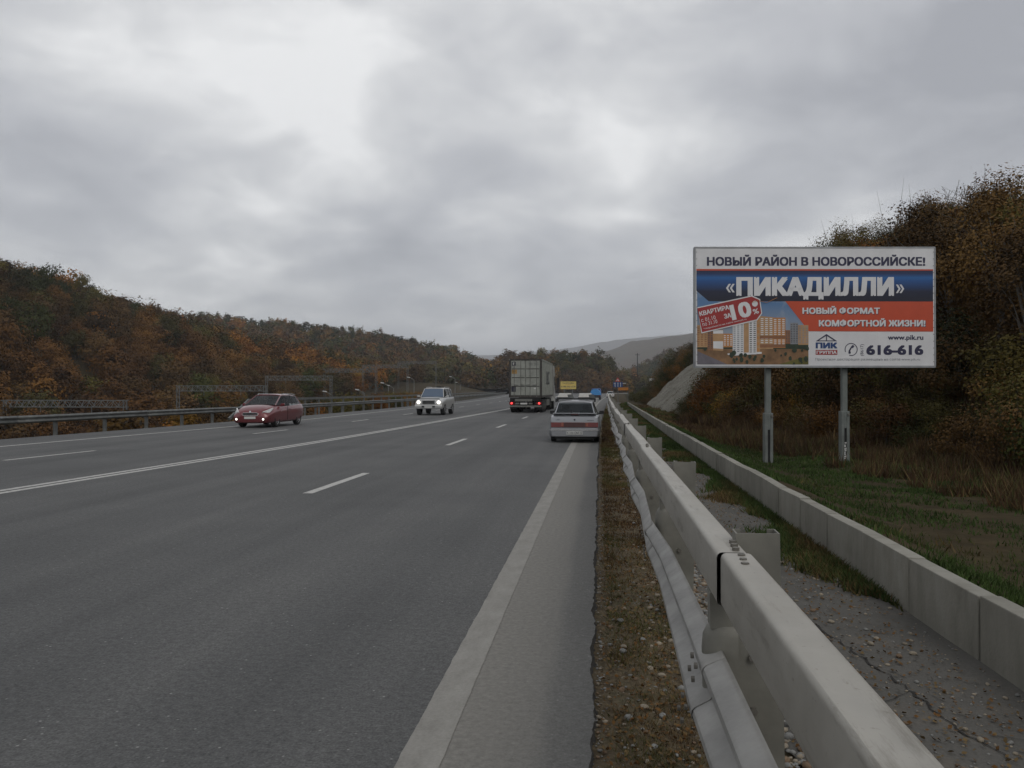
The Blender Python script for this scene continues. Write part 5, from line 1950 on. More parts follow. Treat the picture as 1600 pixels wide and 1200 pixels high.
lettering(hat, 'SAMARA', 0.40, 0.70, 0.22, 0.034, 'ink', -2.0, 0.03)
MB().tube([(0, -1.975, 0.74), (0, -2.005, 0.74)], 0.03, 12).build('badge', 'ink', hat)
MB().loft([[(sx * 0.70, -1.80 + a, 0.895 + b) for a, b in ((0.06, 0.0), (-0.14, 0.02), (-0.17, 0.05), (-0.14, 0.06), (0.04, 0.04))] for sx in (-1, -0.5, 0, 0.5, 1)]).build('tail_spoiler', 'silver_paint', hat, bevel=0.008)
MB().box(-0.11, 0.11, -1.985, -1.95, 0.895, 0.925).build('brake_light', 'garnish', hat)
MB().tube([(0.12, -1.86, 0.965), (-0.1, -1.84, 0.985), (-0.35, -1.80, 1.0)], 0.008, 5).build('wiper', 'black_trim', hat)
MB().box(-0.64, 0.64, -2.0, -1.97, 0.86, 0.875).build('hatch_seam', 'black_trim', hat)
# rack with two pale trays
rk = MB()
for y_ in (-0.95, 0.1):
    rk.bar((-0.66, y_, 1.395), (0.66, y_, 1.395), 0.04, 0.03)
    for sx in (-1, 1):
        rk.bar((sx * 0.64, y_, 1.29), (sx * 0.64, y_, 1.40), 0.05, 0.05)
rk_o = rk.build('roof_rack', 'black_trim', hat)
for x_ in (-0.36, 0.34):
    MB().bar((x_ - 0.03, -0.98, 1.43), (x_ - 0.03, 0.3, 1.56), 0.42, 0.05).build('rack_tray', 'galvanised', rk_o, bevel=0.01)
    MB().box(x_ - 0.25, x_ + 0.19, -1.0, -0.985, 1.412, 1.452).build('tray_edge', 'black_trim', rk_o)
    MB().plate([(x_ + 0.12, -1.0, 1.43), (x_ + 0.32, -1.0, 1.41), (x_ + 0.26, -1.0, 1.55), (x_ + 0.09, -1.0, 1.54)], (0, -1, 0), 0.02).build('tray_end_plate', 'dark_galvanised', rk_o)

# ---- red estate car coming towards us
ce = dict(paint='red_paint', wheel_r=0.325, wheel_w=0.21, axles=(-1.35, 1.30), track=0.875, mid=0.0, bevel=0.03, spokes=5, arch=1.1,
          stations=[(-2.12, 0.40, 0.72, 0.6, 0.80, 0.95, 0.70, 0.98, 0.0), (-2.05, 0.30, 0.80, 0.6, 0.86, 1.0, 0.76, 1.03, 0.0), (-1.6, 0.22, 0.86, 0.6, 0.90, 1.0, 0.82, 1.0, 0.0), (-0.6, 0.2, 0.87, 0.6, 0.90, 0.95, 0.83, 0.95, 0.0), (0.5, 0.2, 0.87, 0.6, 0.90, 0.92, 0.83, 0.92, 0.0), (0.95, 0.2, 0.87, 0.58, 0.90, 0.92, 0.80, 1.0, 0.04), (1.5, 0.2, 0.87, 0.56, 0.89, 0.86, 0.77, 0.955, 0.05), (1.95, 0.2, 0.85, 0.5, 0.87, 0.76, 0.72, 0.84, 0.055), (2.18, 0.21, 0.78, 0.42, 0.82, 0.65, 0.64, 0.71, 0.05), (2.28, 0.24, 0.60, 0.40, 0.66, 0.52, 0.52, 0.56, 0.02)],
          belt=[(0.745, 1.22, 1.01), (0.81, 0.18, 0.94), (0.815, -0.72, 0.955), (0.80, -1.45, 0.99), (0.72, -2.0, 1.03)],
          roof=[(0.60, 0.24, 1.42), (0.62, -0.02, 1.44), (0.62, -0.78, 1.44), (0.60, -1.45, 1.40), (0.58, -1.72, 1.37)],
          seats=(0.0, -0.85), mirror=(0.80, 0.78, 0.95), wglass='car_glass')
red, bo = car('red_estate_car', (-15.5, 37.35, 0), math.pi, ce)
tag(red, 'dark red estate car with lit fog lamps driving past the far barrier', 'car')
lens(red, 'grille', [(-0.31, 2.245, 0.555), (0.31, 2.245, 0.555), (0.36, 2.20, 0.60), (0.30, 2.215, 0.665), (-0.30, 2.215, 0.665), (-0.36, 2.20, 0.60)], (0, 1, 0.2), 0.05, 'black_trim')
gr_ = MB()
gp = [(-0.32, 2.29, 0.55), (0.32, 2.29, 0.55), (0.385, 2.25, 0.605), (0.31, 2.26, 0.675), (-0.31, 2.26, 0.675), (-0.385, 2.25, 0.605), (-0.32, 2.29, 0.55)]
gr_.tube(gp, 0.011, 6).build('grille_trim', 'chrome', red)
MB().tube([(0, 2.235, 0.715), (0, 2.27, 0.72)], 0.045, 14).build('badge', 'chrome', red)
lens(red, 'number_plate', [(-0.26, 2.285, 0.40), (0.26, 2.285, 0.40), (0.26, 2.285, 0.505), (-0.26, 2.285, 0.505)], (0, 1, 0), 0.016, 'plate_white', None)
lens(red, 'lower_grille', [(-0.5, 2.24, 0.26), (0.5, 2.24, 0.26), (0.55, 2.24, 0.36), (-0.55, 2.24, 0.36)], (0, 1, 0), 0.03, 'black_trim')
for sx in (-1, 1):
    lens(red, 'headlight', [(sx * 0.50, 2.20, 0.63), (sx * 0.80, 2.0, 0.67), (sx * 0.85, 1.68, 0.845), (sx * 0.74, 1.99, 0.80), (sx * 0.53, 2.18, 0.69)], (sx * 0.5, 1, 0.35), 0.03, 'clear_lens')
    lens(red, 'running_light', [(sx * 0.55, 2.19, 0.705), (sx * 0.57, 2.20, 0.685), (sx * 0.85, 1.74, 0.84), (sx * 0.835, 1.70, 0.865)], (sx * 0.5, 1, 0.5), 0.045, 'white_paint', None)
    fl_ = MB().tube([(sx * 0.62, 2.05, 0.385), (sx * 0.62, 2.302, 0.385)], 0.07, 14).build('fog_lamp_housing', 'black_trim', red)
    MB().tube([(sx * 0.62, 2.2, 0.385), (sx * 0.62, 2.31, 0.385)], 0.042, 14).build('fog_lamp', 'head_glow', fl_)
    MB().bar((sx * 0.875, 1.27 - 0.42, 0.70), (sx * 0.888, 1.27 - 0.42 + 0.06, 0.715), 0.03, 0.02).build('side_repeater', 'plate_white', red)
    MB().bar((sx * 0.905, -0.25, 0.78), (sx * 0.905, -0.05, 0.79), 0.02, 0.03).build('door_handle', 'red_paint', red)
    MB().box(min(sx * 0.893, sx * 0.908), max(sx * 0.893, sx * 0.908), 0.12, 0.135, 0.30, 0.92).build('door_seam', 'black_trim', red)
    MB().tube([(sx * 0.585, 0.1, 1.47), (sx * 0.60, -0.1, 1.51), (sx * 0.60, -1.2, 1.495), (sx * 0.575, -1.6, 1.44)], 0.013, 6).build('roof_rail', 'chrome', red)
MB().box(-0.70, 0.70, 1.20, 1.28, 0.995, 1.02).build('wiper_cowl', 'black_trim', red)

# ---- silver off-roader coming towards us with headlamps on
lc = dict(paint='beige_silver', wheel_r=0.39, wheel_w=0.26, axles=(-1.45, 1.42), track=0.94, mid=0.0, bevel=0.035, spokes=6, arch=1.12, glass='car_glass', wglass='blue_glass',
          stations=[(-2.42, 0.55, 0.80, 0.8, 0.88, 1.15, 0.85, 1.18, 0.0), (-2.3, 0.45, 0.88, 0.8, 0.93, 1.17, 0.88, 1.18, 0.0), (-1.5, 0.42, 0.92, 0.8, 0.955, 1.17, 0.88, 1.18, 0.0), (0.5, 0.42, 0.92, 0.8, 0.955, 1.17, 0.88, 1.18, 0.0), (0.95, 0.42, 0.92, 0.8, 0.955, 1.12, 0.88, 1.20, 0.03), (1.6, 0.42, 0.92, 0.8, 0.95, 1.06, 0.86, 1.14, 0.05), (2.1, 0.45, 0.92, 0.76, 0.94, 1.0, 0.84, 1.08, 0.05), (2.28, 0.5, 0.90, 0.72, 0.92, 0.95, 0.82, 1.0, 0.03), (2.33, 0.55, 0.86, 0.72, 0.89, 0.90, 0.80, 0.94, 0.0)],
          belt=[(0.80, 1.12, 1.215), (0.875, 0.35, 1.18), (0.88, -0.65, 1.18), (0.88, -1.55, 1.19), (0.80, -2.32, 1.2)],
          roof=[(0.66, 0.55, 1.75), (0.69, 0.2, 1.775), (0.69, -0.65, 1.78), (0.685, -1.6, 1.77), (0.66, -2.15, 1.74)],
          seats=(0.15, -0.85), mirror=(0.88, 0.85, 1.2), pillar=0.08)
suv, bo = car('silver_off_roader', (-11.33, 56.0, 0), math.pi, lc)
tag(suv, 'silver off-roader with bright headlamps and roof bars in the inner oncoming lane', 'car')
gr_ = lens(suv, 'grille', [(-0.42, 2.33, 0.75), (0.42, 2.33, 0.75), (0.42, 2.315, 0.97), (-0.42, 2.315, 0.97)], (0, 1, 0.1), 0.035, 'black_trim')
for zz_ in (0.745, 0.98):
    MB().bar((-0.45, 2.375, zz_), (0.45, 2.375, zz_), 0.03, 0.03).build('grille_bar', 'chrome', gr_)
for sx in (-1, 1):
    MB().bar((sx * 0.44, 2.37, 0.745), (sx * 0.44, 2.36, 0.98), 0.03, 0.03).build('grille_bar', 'chrome', gr_)
for zz_ in (0.80, 0.86, 0.92):
    MB().bar((-0.42, 2.372, zz_), (0.42, 2.372, zz_), 0.012, 0.014).build('grille_bar', 'dark_galvanised', gr_)
for sx in (-1, 1):
    hl = lens(suv, 'headlight', [(sx * 0.46, 2.32, 0.76), (sx * 0.83, 2.29, 0.77), (sx * 0.86, 2.26, 0.96), (sx * 0.46, 2.31, 0.97)], (sx * 0.1, 1, 0.1), 0.04, 'clear_lens')
    MB().tube([(sx * 0.68, 2.33, 0.865), (sx * 0.68, 2.375, 0.87)], 0.105, 16).build('lit_bulb', 'head_glow', hl)
    MB().box(sx * 0.70 - 0.12, sx * 0.70 + 0.12, 2.40, 2.43, 0.53, 0.62).build('fog_lamp', 'clear_lens', suv, bevel=0.01)
    MB().bar((sx * 0.96, 1.0, 0.40), (sx * 0.96, -1.0, 0.40), 0.16, 0.05).build('running_board', 'chrome', suv, bevel=0.01)
    MB().tube([(sx * 0.62, 0.1, 1.84), (sx * 0.62, 0.0, 1.88), (sx * 0.62, -1.7, 1.88), (sx * 0.62, -1.8, 1.83)], 0.016, 6).build('roof_rail', 'beige_silver', suv)
MB().loft([[(sx * w_, y_, z_) for y_, z_ in ((2.2, 0.42), (2.40, 0.44), (2.43, 0.62), (2.40, 0.70), (2.2, 0.70))] for sx, w_ in ((-1, 0.93), (-1, 0.6), (1, 0.6), (1, 0.93))]).build('front_bumper', 'beige_silver', suv, bevel=0.02)
lens(suv, 'air_intake', [(-0.45, 2.42, 0.52), (0.45, 2.42, 0.52), (0.45, 2.42, 0.64), (-0.45, 2.42, 0.64)], (0, 1, 0), 0.018, 'black_trim', None)
lens(suv, 'number_plate', [(-0.26, 2.44, 0.50), (0.26, 2.44, 0.50), (0.26, 2.44, 0.61), (-0.26, 2.44, 0.61)], (0, 1, 0), 0.012, 'plate_white', None)
lens(suv, 'bonnet_deflector', [(-0.74, 2.20, 1.075), (0.74, 2.20, 1.075), (0.70, 2.14, 1.12), (-0.70, 2.14, 1.12)], (0, 1, 0.6), 0.015, 'black_trim')
MB().box(-0.36, -0.06, -0.6, 0.0, 1.85, 1.93).build('roof_box_rack', 'black_trim', suv)

# ---- container lorry seen from behind
tr = empty('container_lorry', (-5.45, 60.2, 0), R(-0.6))
tag(tr, 'articulated lorry with a grey shipping container and lit tail lamps', 'lorry')
CW, CL, C0, C1 = 1.22, 12.2, 1.12, 3.98
cont = MB()
nC = 44
pts_side = []
for sx in (-1, 1):
    ring = []
    vs, fs = [], []
    for i in range(nC * 4 + 1):
        y_ = 0.18 + (CL - 0.36) * i / (nC * 4)
        dpt = 0.0 if (i % 4) in (0, 1) else 0.035
        vs += [(sx * (CW - 0.02 - dpt), y_, C0 + 0.16), (sx * (CW - 0.02 - dpt), y_, C1 - 0.1)]
    fs = [(2 * i, 2 * i + 2, 2 * i + 3, 2 * i + 1) for i in range(nC * 4)]
    MB().add(vs, fs).build('side_wall', 'container_grey', tr)
    MB().bar((sx * (CW - 0.05), 0.0, C0 + 0.08), (sx * (CW - 0.05), CL, C0 + 0.08), 0.1, 0.16).build('side_rail', 'container_dark', tr)
    MB().bar((sx * (CW - 0.04), 0.0, C1 - 0.05), (sx * (CW - 0.04), CL, C1 - 0.05), 0.08, 0.1).build('side_rail', 'container_grey', tr)
    MB().box(min(sx * CW, sx * (CW - 0.14)), max(sx * CW, sx * (CW - 0.14)), 0.0, 0.17, C0, C1).build('corner_post', 'container_dark', tr)
    MB().box(min(sx * CW, sx * (CW - 0.14)), max(sx * CW, sx * (CW - 0.14)), CL - 0.17, CL, C0, C1).build('corner_post', 'container_dark', tr)
MB().box(-CW + .05, CW - .05, 0.1, CL - 0.05, C1 - 0.06, C1 - 0.015).build('roof', 'container_grey', tr)
MB().box(-CW + .05, CW - .05, CL - 0.12, CL - 0.06, C0 + 0.1, C1 - 0.1).build('front_wall', 'container_grey', tr)
MB().box(-CW + .14, CW - .14, 0.02, 0.16, C1 - 0.13, C1 - 0.002).build('door_header', 'container_dark', tr)
MB().box(-CW + .14, CW - .14, 0.0, 0.16, C0 + 0.003, C0 + 0.16).build('door_sill', 'container_dark', tr)
MB().box(-CW + .05, CW - .05, 0.2, CL - 0.15, C0 + 0.05, C0 + 0.12).build('floor', 'container_dark', tr)
for sx in (-1, 1):
    dr = MB().box(min(sx * 0.012, sx * (CW - 0.145)), max(sx * 0.012, sx * (CW - 0.145)), 0.05, 0.10, C0 + 0.17, C1 - 0.14).build('door', 'container_grey', tr)
    a0, a1 = 0.05, CW - 0.19
    for r_ in range(4):
        z0_, z1_ = C0 + 0.22 + r_ * 0.645, C0 + 0.22 + (r_ + 1) * 0.645 - 0.07
        MB().box(min(sx * a0, sx * a1), max(sx * a0, sx * a1), 0.032, 0.052, z0_, z1_).build('door_panel', 'container_grey', dr)
        if r_:
            MB().box(min(sx * a0, sx * a1), max(sx * a0, sx * a1), 0.04, 0.051, z0_ - 0.06, z0_ - 0.01).build('panel_groove', 'container_dark', dr)
    for fx in (0.30, 0.80):
        x_ = sx * lerp(a0, a1, fx)
        MB().tube([(x_, 0.012, C0 + 0.05), (x_, 0.012, C1 - 0.05)], 0.02, 6).build('locking_bar', 'galvanised_dull', dr)
        MB().bar((x_, -0.005, C0 + 0.95), (x_ - sx * 0.3, -0.005, C0 + 0.93), 0.02, 0.04).build('handle', 'galvanised_dull', dr)
mk = MB().box(-1.0, -0.72, 0.026, 0.034, 3.48, 3.76).build('door_mark', 'ink', tr)
lettering(mk, 'F', -0.93, 3.53, 0.14, 0.18, 'plate_white', 0.024, 0.04)
MB().box(-1.02, -0.62, 0.026, 0.034, 2.88, 3.18).build('door_patch', 'orange_patch', tr)
MB().box(-1.04, -0.72, 0.026, 0.034, 1.55, 1.92).build('door_mark', 'ink', tr)
MB().box(0.62, 0.78, 0.026, 0.034, 1.75, 1.85).build('door_mark', 'plate_white', tr)
for zz_ in (3.62, 3.5):
    lettering(tr, 'UASU 428 571', 0.28, zz_, 0.7, 0.07, 'ink', 0.024, 0.0)
sl_ = text_mesh('UASC', 0.04, 3.6, 1.05)
sl_.materials.clear()
sl_.materials.append(M['ink'])
so_ = bpy.data.objects.new('side_lettering', sl_)
so_.location, so_.rotation_euler = (CW + 0.004, 4.2, 2.15), (0, 0, math.pi / 2)
col.objects.link(so_)
so_.parent = tr
# chassis, axles, lamps
for sx in (-1, 1):
    MB().box(sx * 0.45 - 0.07, sx * 0.45 + 0.07, 0.15, 13.2, 0.78, 1.115).build('chassis_beam', 'underbody', tr)
MB().box(-1.15, 1.15, 0.02, 0.22, 0.86, 1.1).build('rear_frame', 'underbody', tr)
MB().box(-0.78, 0.5, -0.0, 0.018, 0.84, 1.02).build('rear_board', 'galvanised_dull', tr)
MB().box(-1.18, 1.18, 0.05, 0.17, 0.42, 0.55).build('underrun_bar', 'galvanised_dull', tr)
for x_ in (-0.7, 0.7):
    MB().box(x_ - 0.05, x_ + 0.05, 0.08, 0.16, 0.5, 0.9).build('underrun_bracket', 'underbody', tr)
for x0_, x1_ in ((-0.75, -0.45), (-0.38, 0.14), (0.24, 0.52)):
    MB().box(x0_, x1_, 0.0, 0.03, 0.62, 0.74).build('number_plate', 'plate_white' if x0_ == -0.38 else 'galvanised_dull', tr)
for sx in (-1, 1):
    lb = MB().box(sx * 1.0 - 0.2, sx * 1.0 + 0.2, 0.0, 0.1, 0.60, 0.80).build('tail_lamp', 'red_lens', tr, bevel=0.01)
    MB().tube([(sx * 1.02, -0.012, 0.70), (sx * 1.02, 0.02, 0.70)], 0.075, 12).build('lit_lamp', 'tail_glow', lb)
    MB().bar((sx * 1.18, 0.1, 0.82), (sx * 1.34, 0.06, 0.86), 0.03, 0.03).build('marker_arm', 'black_trim', tr)
    for ay in (1.3, 2.62, 3.94, 9.9, 13.6):
        for ox_ in ((0.0, 0.32) if ay < 12 else (0.0,)):
            wheel(tr, sx * (1.2 - ox_), ay, 0.5, 0.29, sx, 'galvanised_dull', 8)
    MB().box(sx * 0.95 - 0.27, sx * 0.95 + 0.27, 0.62, 0.66, 0.25, 0.9).build('mudflap', 'rubber', tr)
    MB().box(min(sx * 1.12, sx * 1.2), max(sx * 1.12, sx * 1.2), 5.2, 8.2, 0.45, 0.95).build('side_guard', 'galvanised_dull', tr)
    MB().box(sx * 0.7 - 0.08, sx * 0.7 + 0.08, 7.4, 7.55, 0.12, 0.85).build('landing_leg', 'galvanised_dull', tr)
for ay in (1.3, 2.62, 3.94, 9.9, 13.6):
    MB().tube([(-0.95, ay, 0.5), (0.95, ay, 0.5)], 0.07, 8).build('axle', 'underbody', tr)
cab = MB().loft([[(sx * w_, y_, z_) for y_, z_ in ((12.55, 0.7), (14.6, 0.55), (14.75, 1.3), (14.6, 2.2), (14.3, 3.3), (13.9, 3.75), (12.55, 3.85))] for sx, w_ in ((-1, 1.24), (-1, 1.1), (1, 1.1), (1, 1.24))]).build('cab', 'white_paint', tr, bevel=0.05)
for sx in (-1, 1):
    MB().box(min(sx * 1.25, sx * 1.28), max(sx * 1.25, sx * 1.28), 13.3, 14.2, 2.1, 2.9).build('side_window', 'car_glass', cab)
    MB().plate([(sx * 1.24, 12.55, 1.0), (sx * 1.32, 12.45, 1.0), (sx * 1.32, 12.45, 3.75), (sx * 1.24, 12.55, 3.85)], (0, 1, 0), 0.05).build('wind_deflector', 'white_paint', cab)
    MB().box(min(sx * 1.42, sx * 1.66), max(sx * 1.42, sx * 1.66), 14.1, 14.25, 1.9, 2.8).build('mirror', 'black_trim', cab, bevel=0.03)
    MB().bar((sx * 1.2, 14.2, 2.6), (sx * 1.5, 14.2, 2.6), 0.05, 0.05).build('mirror_arm', 'black_trim', cab)
MB().box(-1.05, 1.05, 12.0, 14.4, 0.45, 0.75).build('cab_frame', 'underbody', tr)

# ---- small blue lorry with a tarpaulin, and a pale car ahead of it
bl = empty('blue_pickup', (-0.75, 141.0, 0), R(-2.5))
tag(bl, 'small blue pickup with a bright blue rounded tarpaulin far down the road', 'pickup')
MB().loft([[(x * w_, y_, z_) for x, z_ in ((-1, 0.75), (-1, 1.15), (-0.8, 1.55), (-0.35, 1.78), (0.35, 1.78), (0.8, 1.55), (1, 1.15), (1, 0.75))] for y_, w_ in ((0.0, 0.82), (0.05, 0.86), (2.4, 0.86), (2.45, 0.82))]).build('tarpaulin', 'blue_tarp', bl, smooth=50)
MB().box(-0.86, 0.86, -0.03, 2.5, 0.5, 0.8).build('cargo_bed', 'black_trim', bl, bevel=0.03)
MB().loft([[(x * 0.85, y_, z_) for x, z_ in ((-1, 0.45), (-1.02, 1.1), (-0.85, 1.9), (0.85, 1.9), (1.02, 1.1), (1, 0.45))] for y_ in (2.55, 4.2)]).build('cab', 'blue_paint', bl, bevel=0.08)
MB().box(-0.68, 0.68, 2.53, 2.556, 1.25, 1.8).build('rear_window', 'black_trim', bl)
for sx in (-1, 1):
    MB().box(sx * 0.72 - 0.1, sx * 0.72 + 0.1, -0.05, -0.03, 0.56, 0.74).build('tail_lamp', 'red_lens', bl)
    for ay in (0.8, 3.3):
        wheel(bl, sx * 0.84, ay, 0.32, 0.22, sx, 'galvanised_dull', 5)
MB().box(-0.8, 0.8, -0.06, 0.02, 0.32, 0.45).build('rear_bumper', 'black_trim', bl)
wc = dict(vz)
wc['paint'] = 'white_paint'
wcar, bo = car('white_car', (2.3, 178.0, 0), R(-3), wc)
tag(wcar, 'distant white car ahead of the blue pickup near the bend', 'car')
for sx in (-1, 1):
    lens(wcar, 'tail_lamp', [(sx * 0.48, -2.0, 0.55), (sx * 0.74, -2.0, 0.55), (sx * 0.74, -1.99, 0.7), (sx * 0.48, -1.99, 0.7)], (0, -1, 0), 0.015, 'red_lens')

# ================================================================ SIGNS, GANTRIES, LAMPS
simple('sign_yellow', (0.55, 0.42, 0.10), 0.5, 0, 0.1, 2)
simple('sign_blue', (0.015, 0.05, 0.17), 0.5, 0, 0.1, 4)
simple('sign_orange', (0.42, 0.15, 0.012), 0.5, 0, 0.1, 4)
simple('sign_red', (0.45, 0.03, 0.03), 0.5, 0, 0.1, 4)
d = ray(888, 602)
k_ = 300 / d[1]
yb = empty('yellow_billboard', (d[0] * k_, 300, 0), YAW * 0.5)
tag(yb, 'yellow billboard with black lettering beyond the lorry', 'billboard')
zc_ = CAM_H + d[2] * k_
pan = MB().box(-2.85, 2.85, 0, 0.2, zc_ - 1.4, zc_ + 1.4).build('panel', 'sign_yellow', yb)
lettering(pan, 'ТАХОГРАФЫ', -2.2, zc_ + 0.55, 4.2, 0.5, 'ink', -0.02, 0.03)
lettering(pan, '8-988-320-15-50', -2.6, zc_ - 0.75, 5.2, 0.5, 'ink', -0.02, 0.03)
MB().box(-1.2, 1.2, -0.02, -0.01, zc_ + 0.2, zc_ + 0.28).build('printed_line', 'sign_orange', pan)
MB().box(-1.2, 1.2, -0.02, -0.01, zc_ - 1.15, zc_ - 1.07).build('printed_line', 'sign_orange', pan)
for x_ in (-1.5, 1.5):
    MB().box(x_ - 0.1, x_ + 0.1, 0.21, 0.4, -1.5, zc_ + 1.2).build('post', 'gantry_steel', yb)

sg = empty('lane_sign', (2.55, 115, 0), R(1.5))
tag(sg, 'blue lane-direction sign with warning triangle and orange plate on one post', 'road sign')
MB().tube([(0, 0.06, -0.3), (0, 0.06, 3.3)], 0.04, 8).build('post', 'gantry_steel', sg)
MB().tube([(1.35, 0.06, -0.3), (1.35, 0.06, 2.3)], 0.03, 8).build('post', 'gantry_steel', sg)
bp_ = MB().box(-0.68, 0.62, 0, 0.02, 2.05, 2.78).build('blue_panel', 'sign_blue', sg)
for x_ in (-0.42, -0.02, 0.35):
    MB().box(x_ - 0.035, x_ + 0.035, -0.008, -0.002, 2.1, 2.62).build('lane_arrow', 'plate_white', bp_)
    MB().add([(x_ - 0.1, -0.008, 2.58), (x_ + 0.1, -0.008, 2.58), (x_, -0.008, 2.72)], [(0, 1, 2)]).build('arrow_head', 'plate_white', bp_)
MB().bar((-0.6, -0.006, 2.56), (-0.42, -0.006, 2.6), 0.006, 0.06).build('lane_branch', 'plate_white', bp_)
tp = MB().plate([(-0.42, -0.0, 2.85), (0.32, -0.0, 2.85), (-0.05, -0.0, 3.42)], (0, 1, 0), 0.02).build('warning_triangle', 'sign_red', sg)
MB().plate([(-0.25, -0.012, 2.93), (0.15, -0.012, 2.93), (-0.05, -0.012, 3.24)], (0, 1, 0), 0.006).build('triangle_field', 'plate_white', tp)
MB().plate([(-0.1, -0.02, 2.95), (0.0, -0.02, 2.95), (-0.05, -0.02, 3.18)], (0, 1, 0), 0.006).build('triangle_symbol', 'ink', tp)
op = MB().box(0.0, 1.42, 0.025, 0.045, 1.62, 2.02).build('orange_panel', 'sign_orange', sg)
MB().box(-0.55, 1.4, 0.12, 0.16, 1.18, 1.24).build('cross_bar', 'plate_white', sg)
MB().box(0.63, 1.1, 0.03, 0.05, 2.55, 2.63).build('side_arm', 'plate_white', sg)

d = ray(1019, 594)
k_ = 240 / d[1]
ws = empty('white_sign', (d[0] * k_, 240, 0), 0.2)
tag(ws, 'small white sign board at the bend past the rock face', 'sign')
MB().box(-0.75, 0.75, 0, 0.04, CAM_H + d[2] * k_ - 0.5, CAM_H + d[2] * k_ + 0.5).build('panel', 'plate_white', ws)
for x_ in (-0.5, 0.5):
    MB().tube([(x_, 0.07, -0.5), (x_, 0.07, CAM_H + d[2] * k_ + 0.4)], 0.035, 6).build('post', 'gantry_steel', ws)

# railway gantries: two lattice masts and a lattice beam each
def gantry(y_, xc, half, ztop, zb, label, bh=0.85, th=0.055, mat='gantry_steel'):
    g_ = empty('railway_gantry', (xc, y_, zb))
    H_ = ztop - zb
    for sx in (-1, 1):
        m_ = MB()
        for ax in (-0.22, 0.22):
            m_.bar((sx * half + ax, 0, -1.5), (sx * half + ax, 0, H_ - 0.01), 0.1, 0.1, up=(0, 1, 0))
        k_ = 0
        z_ = 0.0
        while z_ < H_ - 0.9:
            m_.bar((sx * half - 0.2 + 0.4 * (k_ % 2), 0, z_), (sx * half + 0.2 - 0.4 * (k_ % 2), 0, z_ + 0.8), 0.05, 0.05, up=(0, 1, 0))
            z_ += 0.8
            k_ += 1
        m_.build('mast', mat, g_)
    m_ = MB()
    for z_ in (H_ - bh, H_):
        m_.bar((-half - 0.3, -0.3, z_), (half + 0.3, -0.3, z_), 0.1, 0.1)
        m_.bar((-half - 0.3, 0.3, z_), (half + 0.3, 0.3, z_), 0.1, 0.1)
    k_ = int(half * 2 / 0.8)
    for i in range(k_):
        xa, xb = lerp(-half, half, i / k_), lerp(-half, half, (i + 1) / k_)
        for q in (-0.3, 0.3):
            m_.bar((xa, q, H_ - bh if i % 2 else H_), (xb, q, H_ if i % 2 else H_ - bh), th, th)
        m_.bar((xa, -0.3, H_ - bh), (xa, 0.3, H_), th, th)
    m_.build('lattice_beam', mat, g_)
    for x_ in (-half * 0.4, half * 0.45):
        MB().tube([(x_, 0, H_ - bh), (x_, 0, H_ - bh - 0.7)], 0.05, 6).build('hanger', mat, g_)
    return tag(g_, label, 'gantry', None)


def gz(y_):
    return -0.15 + (y_ - 95) * 0.058


gantry(98, -68.0, 8.2, 0.35, zat(-66, 98), 'low lattice railway gantry behind the far barrier where it is lowest')
gantry(126, -60.5, 7.3, 2.35, zat(-60, 126), 'lattice railway gantry next to the sloping barrier end')
gantry(164, -62.0, 6.9, 4.55, zat(-62, 164), 'lattice railway gantry standing beyond the red car')
for q, y_ in enumerate((204, 240, 285)):
    gantry(y_, -63.5 - 0.4 * q, 6.8, gz(y_) + 0.9, zat(-63, y_), ['first', 'middle', 'last'][q] + ' of the three dark farther railway gantries past the red car', 0.9, 0.09, 'dark_galvanised')

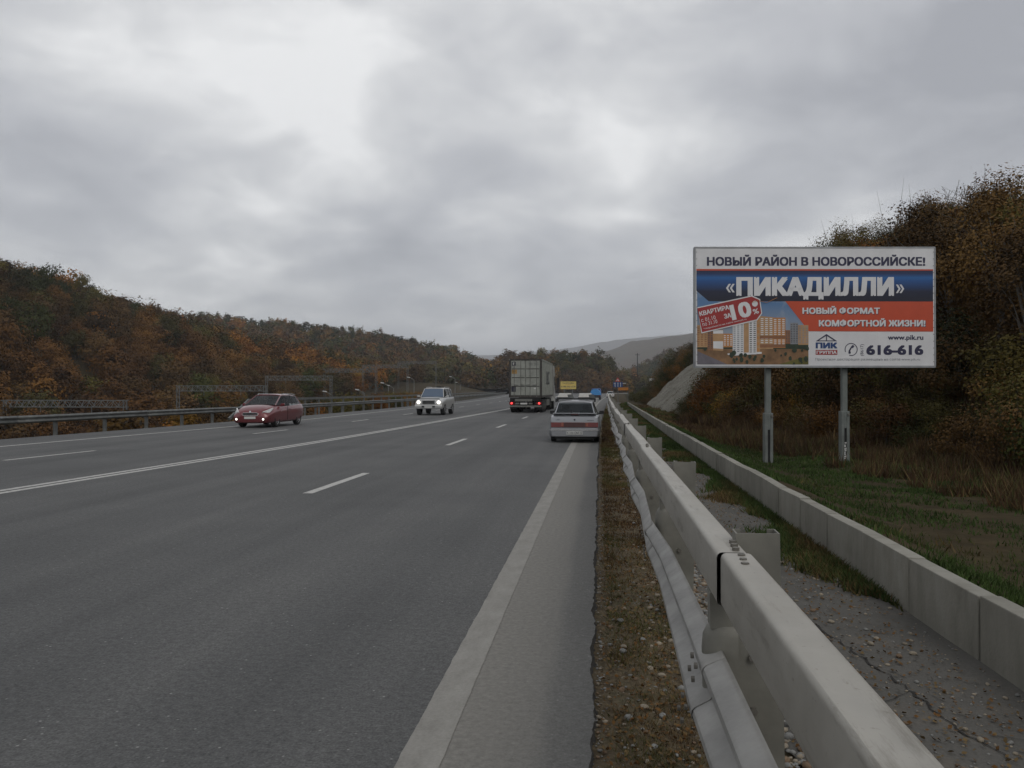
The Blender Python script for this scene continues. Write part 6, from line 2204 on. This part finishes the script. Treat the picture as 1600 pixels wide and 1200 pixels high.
lamp_spots = [(647, 592, 190), (711, 590.5, 240), (719, 599, 290), (607, 601, 170), (615, 604.5, 200), (569, 612, 150), (519, 615, 140)]
lamp_names = ['tall street lamp rising beside the silver off-roader', 'tall street lamp behind the far barrier near the lorry', 'small distant street lamp near the lorry', 'street lamp with arm over the railway bank', 'street lamp standing close to another over the bank', 'short street lamp in the dip before the railway', 'short street lamp nearest the red car']
for (px_, py_, Y_), nm in zip(lamp_spots, lamp_names):
    d = ray(px_, py_)
    k_ = Y_ / d[1]
    x_, zt = d[0] * k_, CAM_H + d[2] * k_
    zb_ = zat(x_, Y_)
    l_ = empty('street_lamp', (x_, Y_, zb_))
    hh = zt - zb_
    MB().tube([(0, 0, -0.5), (0, 0, hh * 0.6), (0, 0, hh - 0.3)], [0.14, 0.11, 0.08], 8).build('pole', 'galvanised_dull', l_)
    MB().tube([(0, 0, hh - 0.35), (-0.5, 0, hh), (-1.0, 0, hh + 0.25)], 0.06, 6).build('arm', 'galvanised_dull', l_)
    MB().loft([[(-1.0 - 0.7 * t_ , w_ * a, hh + 0.25 + 0.1 * t_ + b) for a, b in ((-1, 0), (1, 0), (0.8, 0.16), (-0.8, 0.16))] for t_, w_ in ((0, 0.1), (0.3, 0.2), (1, 0.16))]).build('lamp_head', 'lamp_head', l_)
    tag(l_, nm, 'street lamp')

# thin mast far away between the mound and the rock face
d = ray(996, 552)
k_ = 420 / d[1]
ms = empty('power_pole', (d[0] * k_, 420, zat(d[0] * k_, 420)))
hh = CAM_H + d[2] * k_ - ms.location.z
MB().tube([(0, 0, -1), (0, 0, hh)], [0.35, 0.2], 6).build('pole', 'black_trim', ms)
MB().bar((-1.2, 0, hh - 0.8), (1.2, 0, hh - 0.8), 0.2, 0.2).build('cross_arm', 'black_trim', ms)
tag(ms, 'thin dark power pole standing before the far hill', 'pole')

# ================================================================ HAZE
t = NT('haze')
t.n.remove(t.b)
pv = t.n.new('ShaderNodeVolumePrincipled')
pv.inputs['Color'].default_value = (0.86, 0.90, 0.96, 1)
pv.inputs['Density'].default_value = 0.0002
pv.inputs['Anisotropy'].default_value = 0.2
t.l.new(pv.outputs[0], t.n['Material Output'].inputs['Volume'])
hz = MB().box(-9500, 9500, -700, 12500, -60, 500).build('haze', 'haze')
tag(hz, kind='stuff', label='thin pale haze filling the valley air', cat='haze')
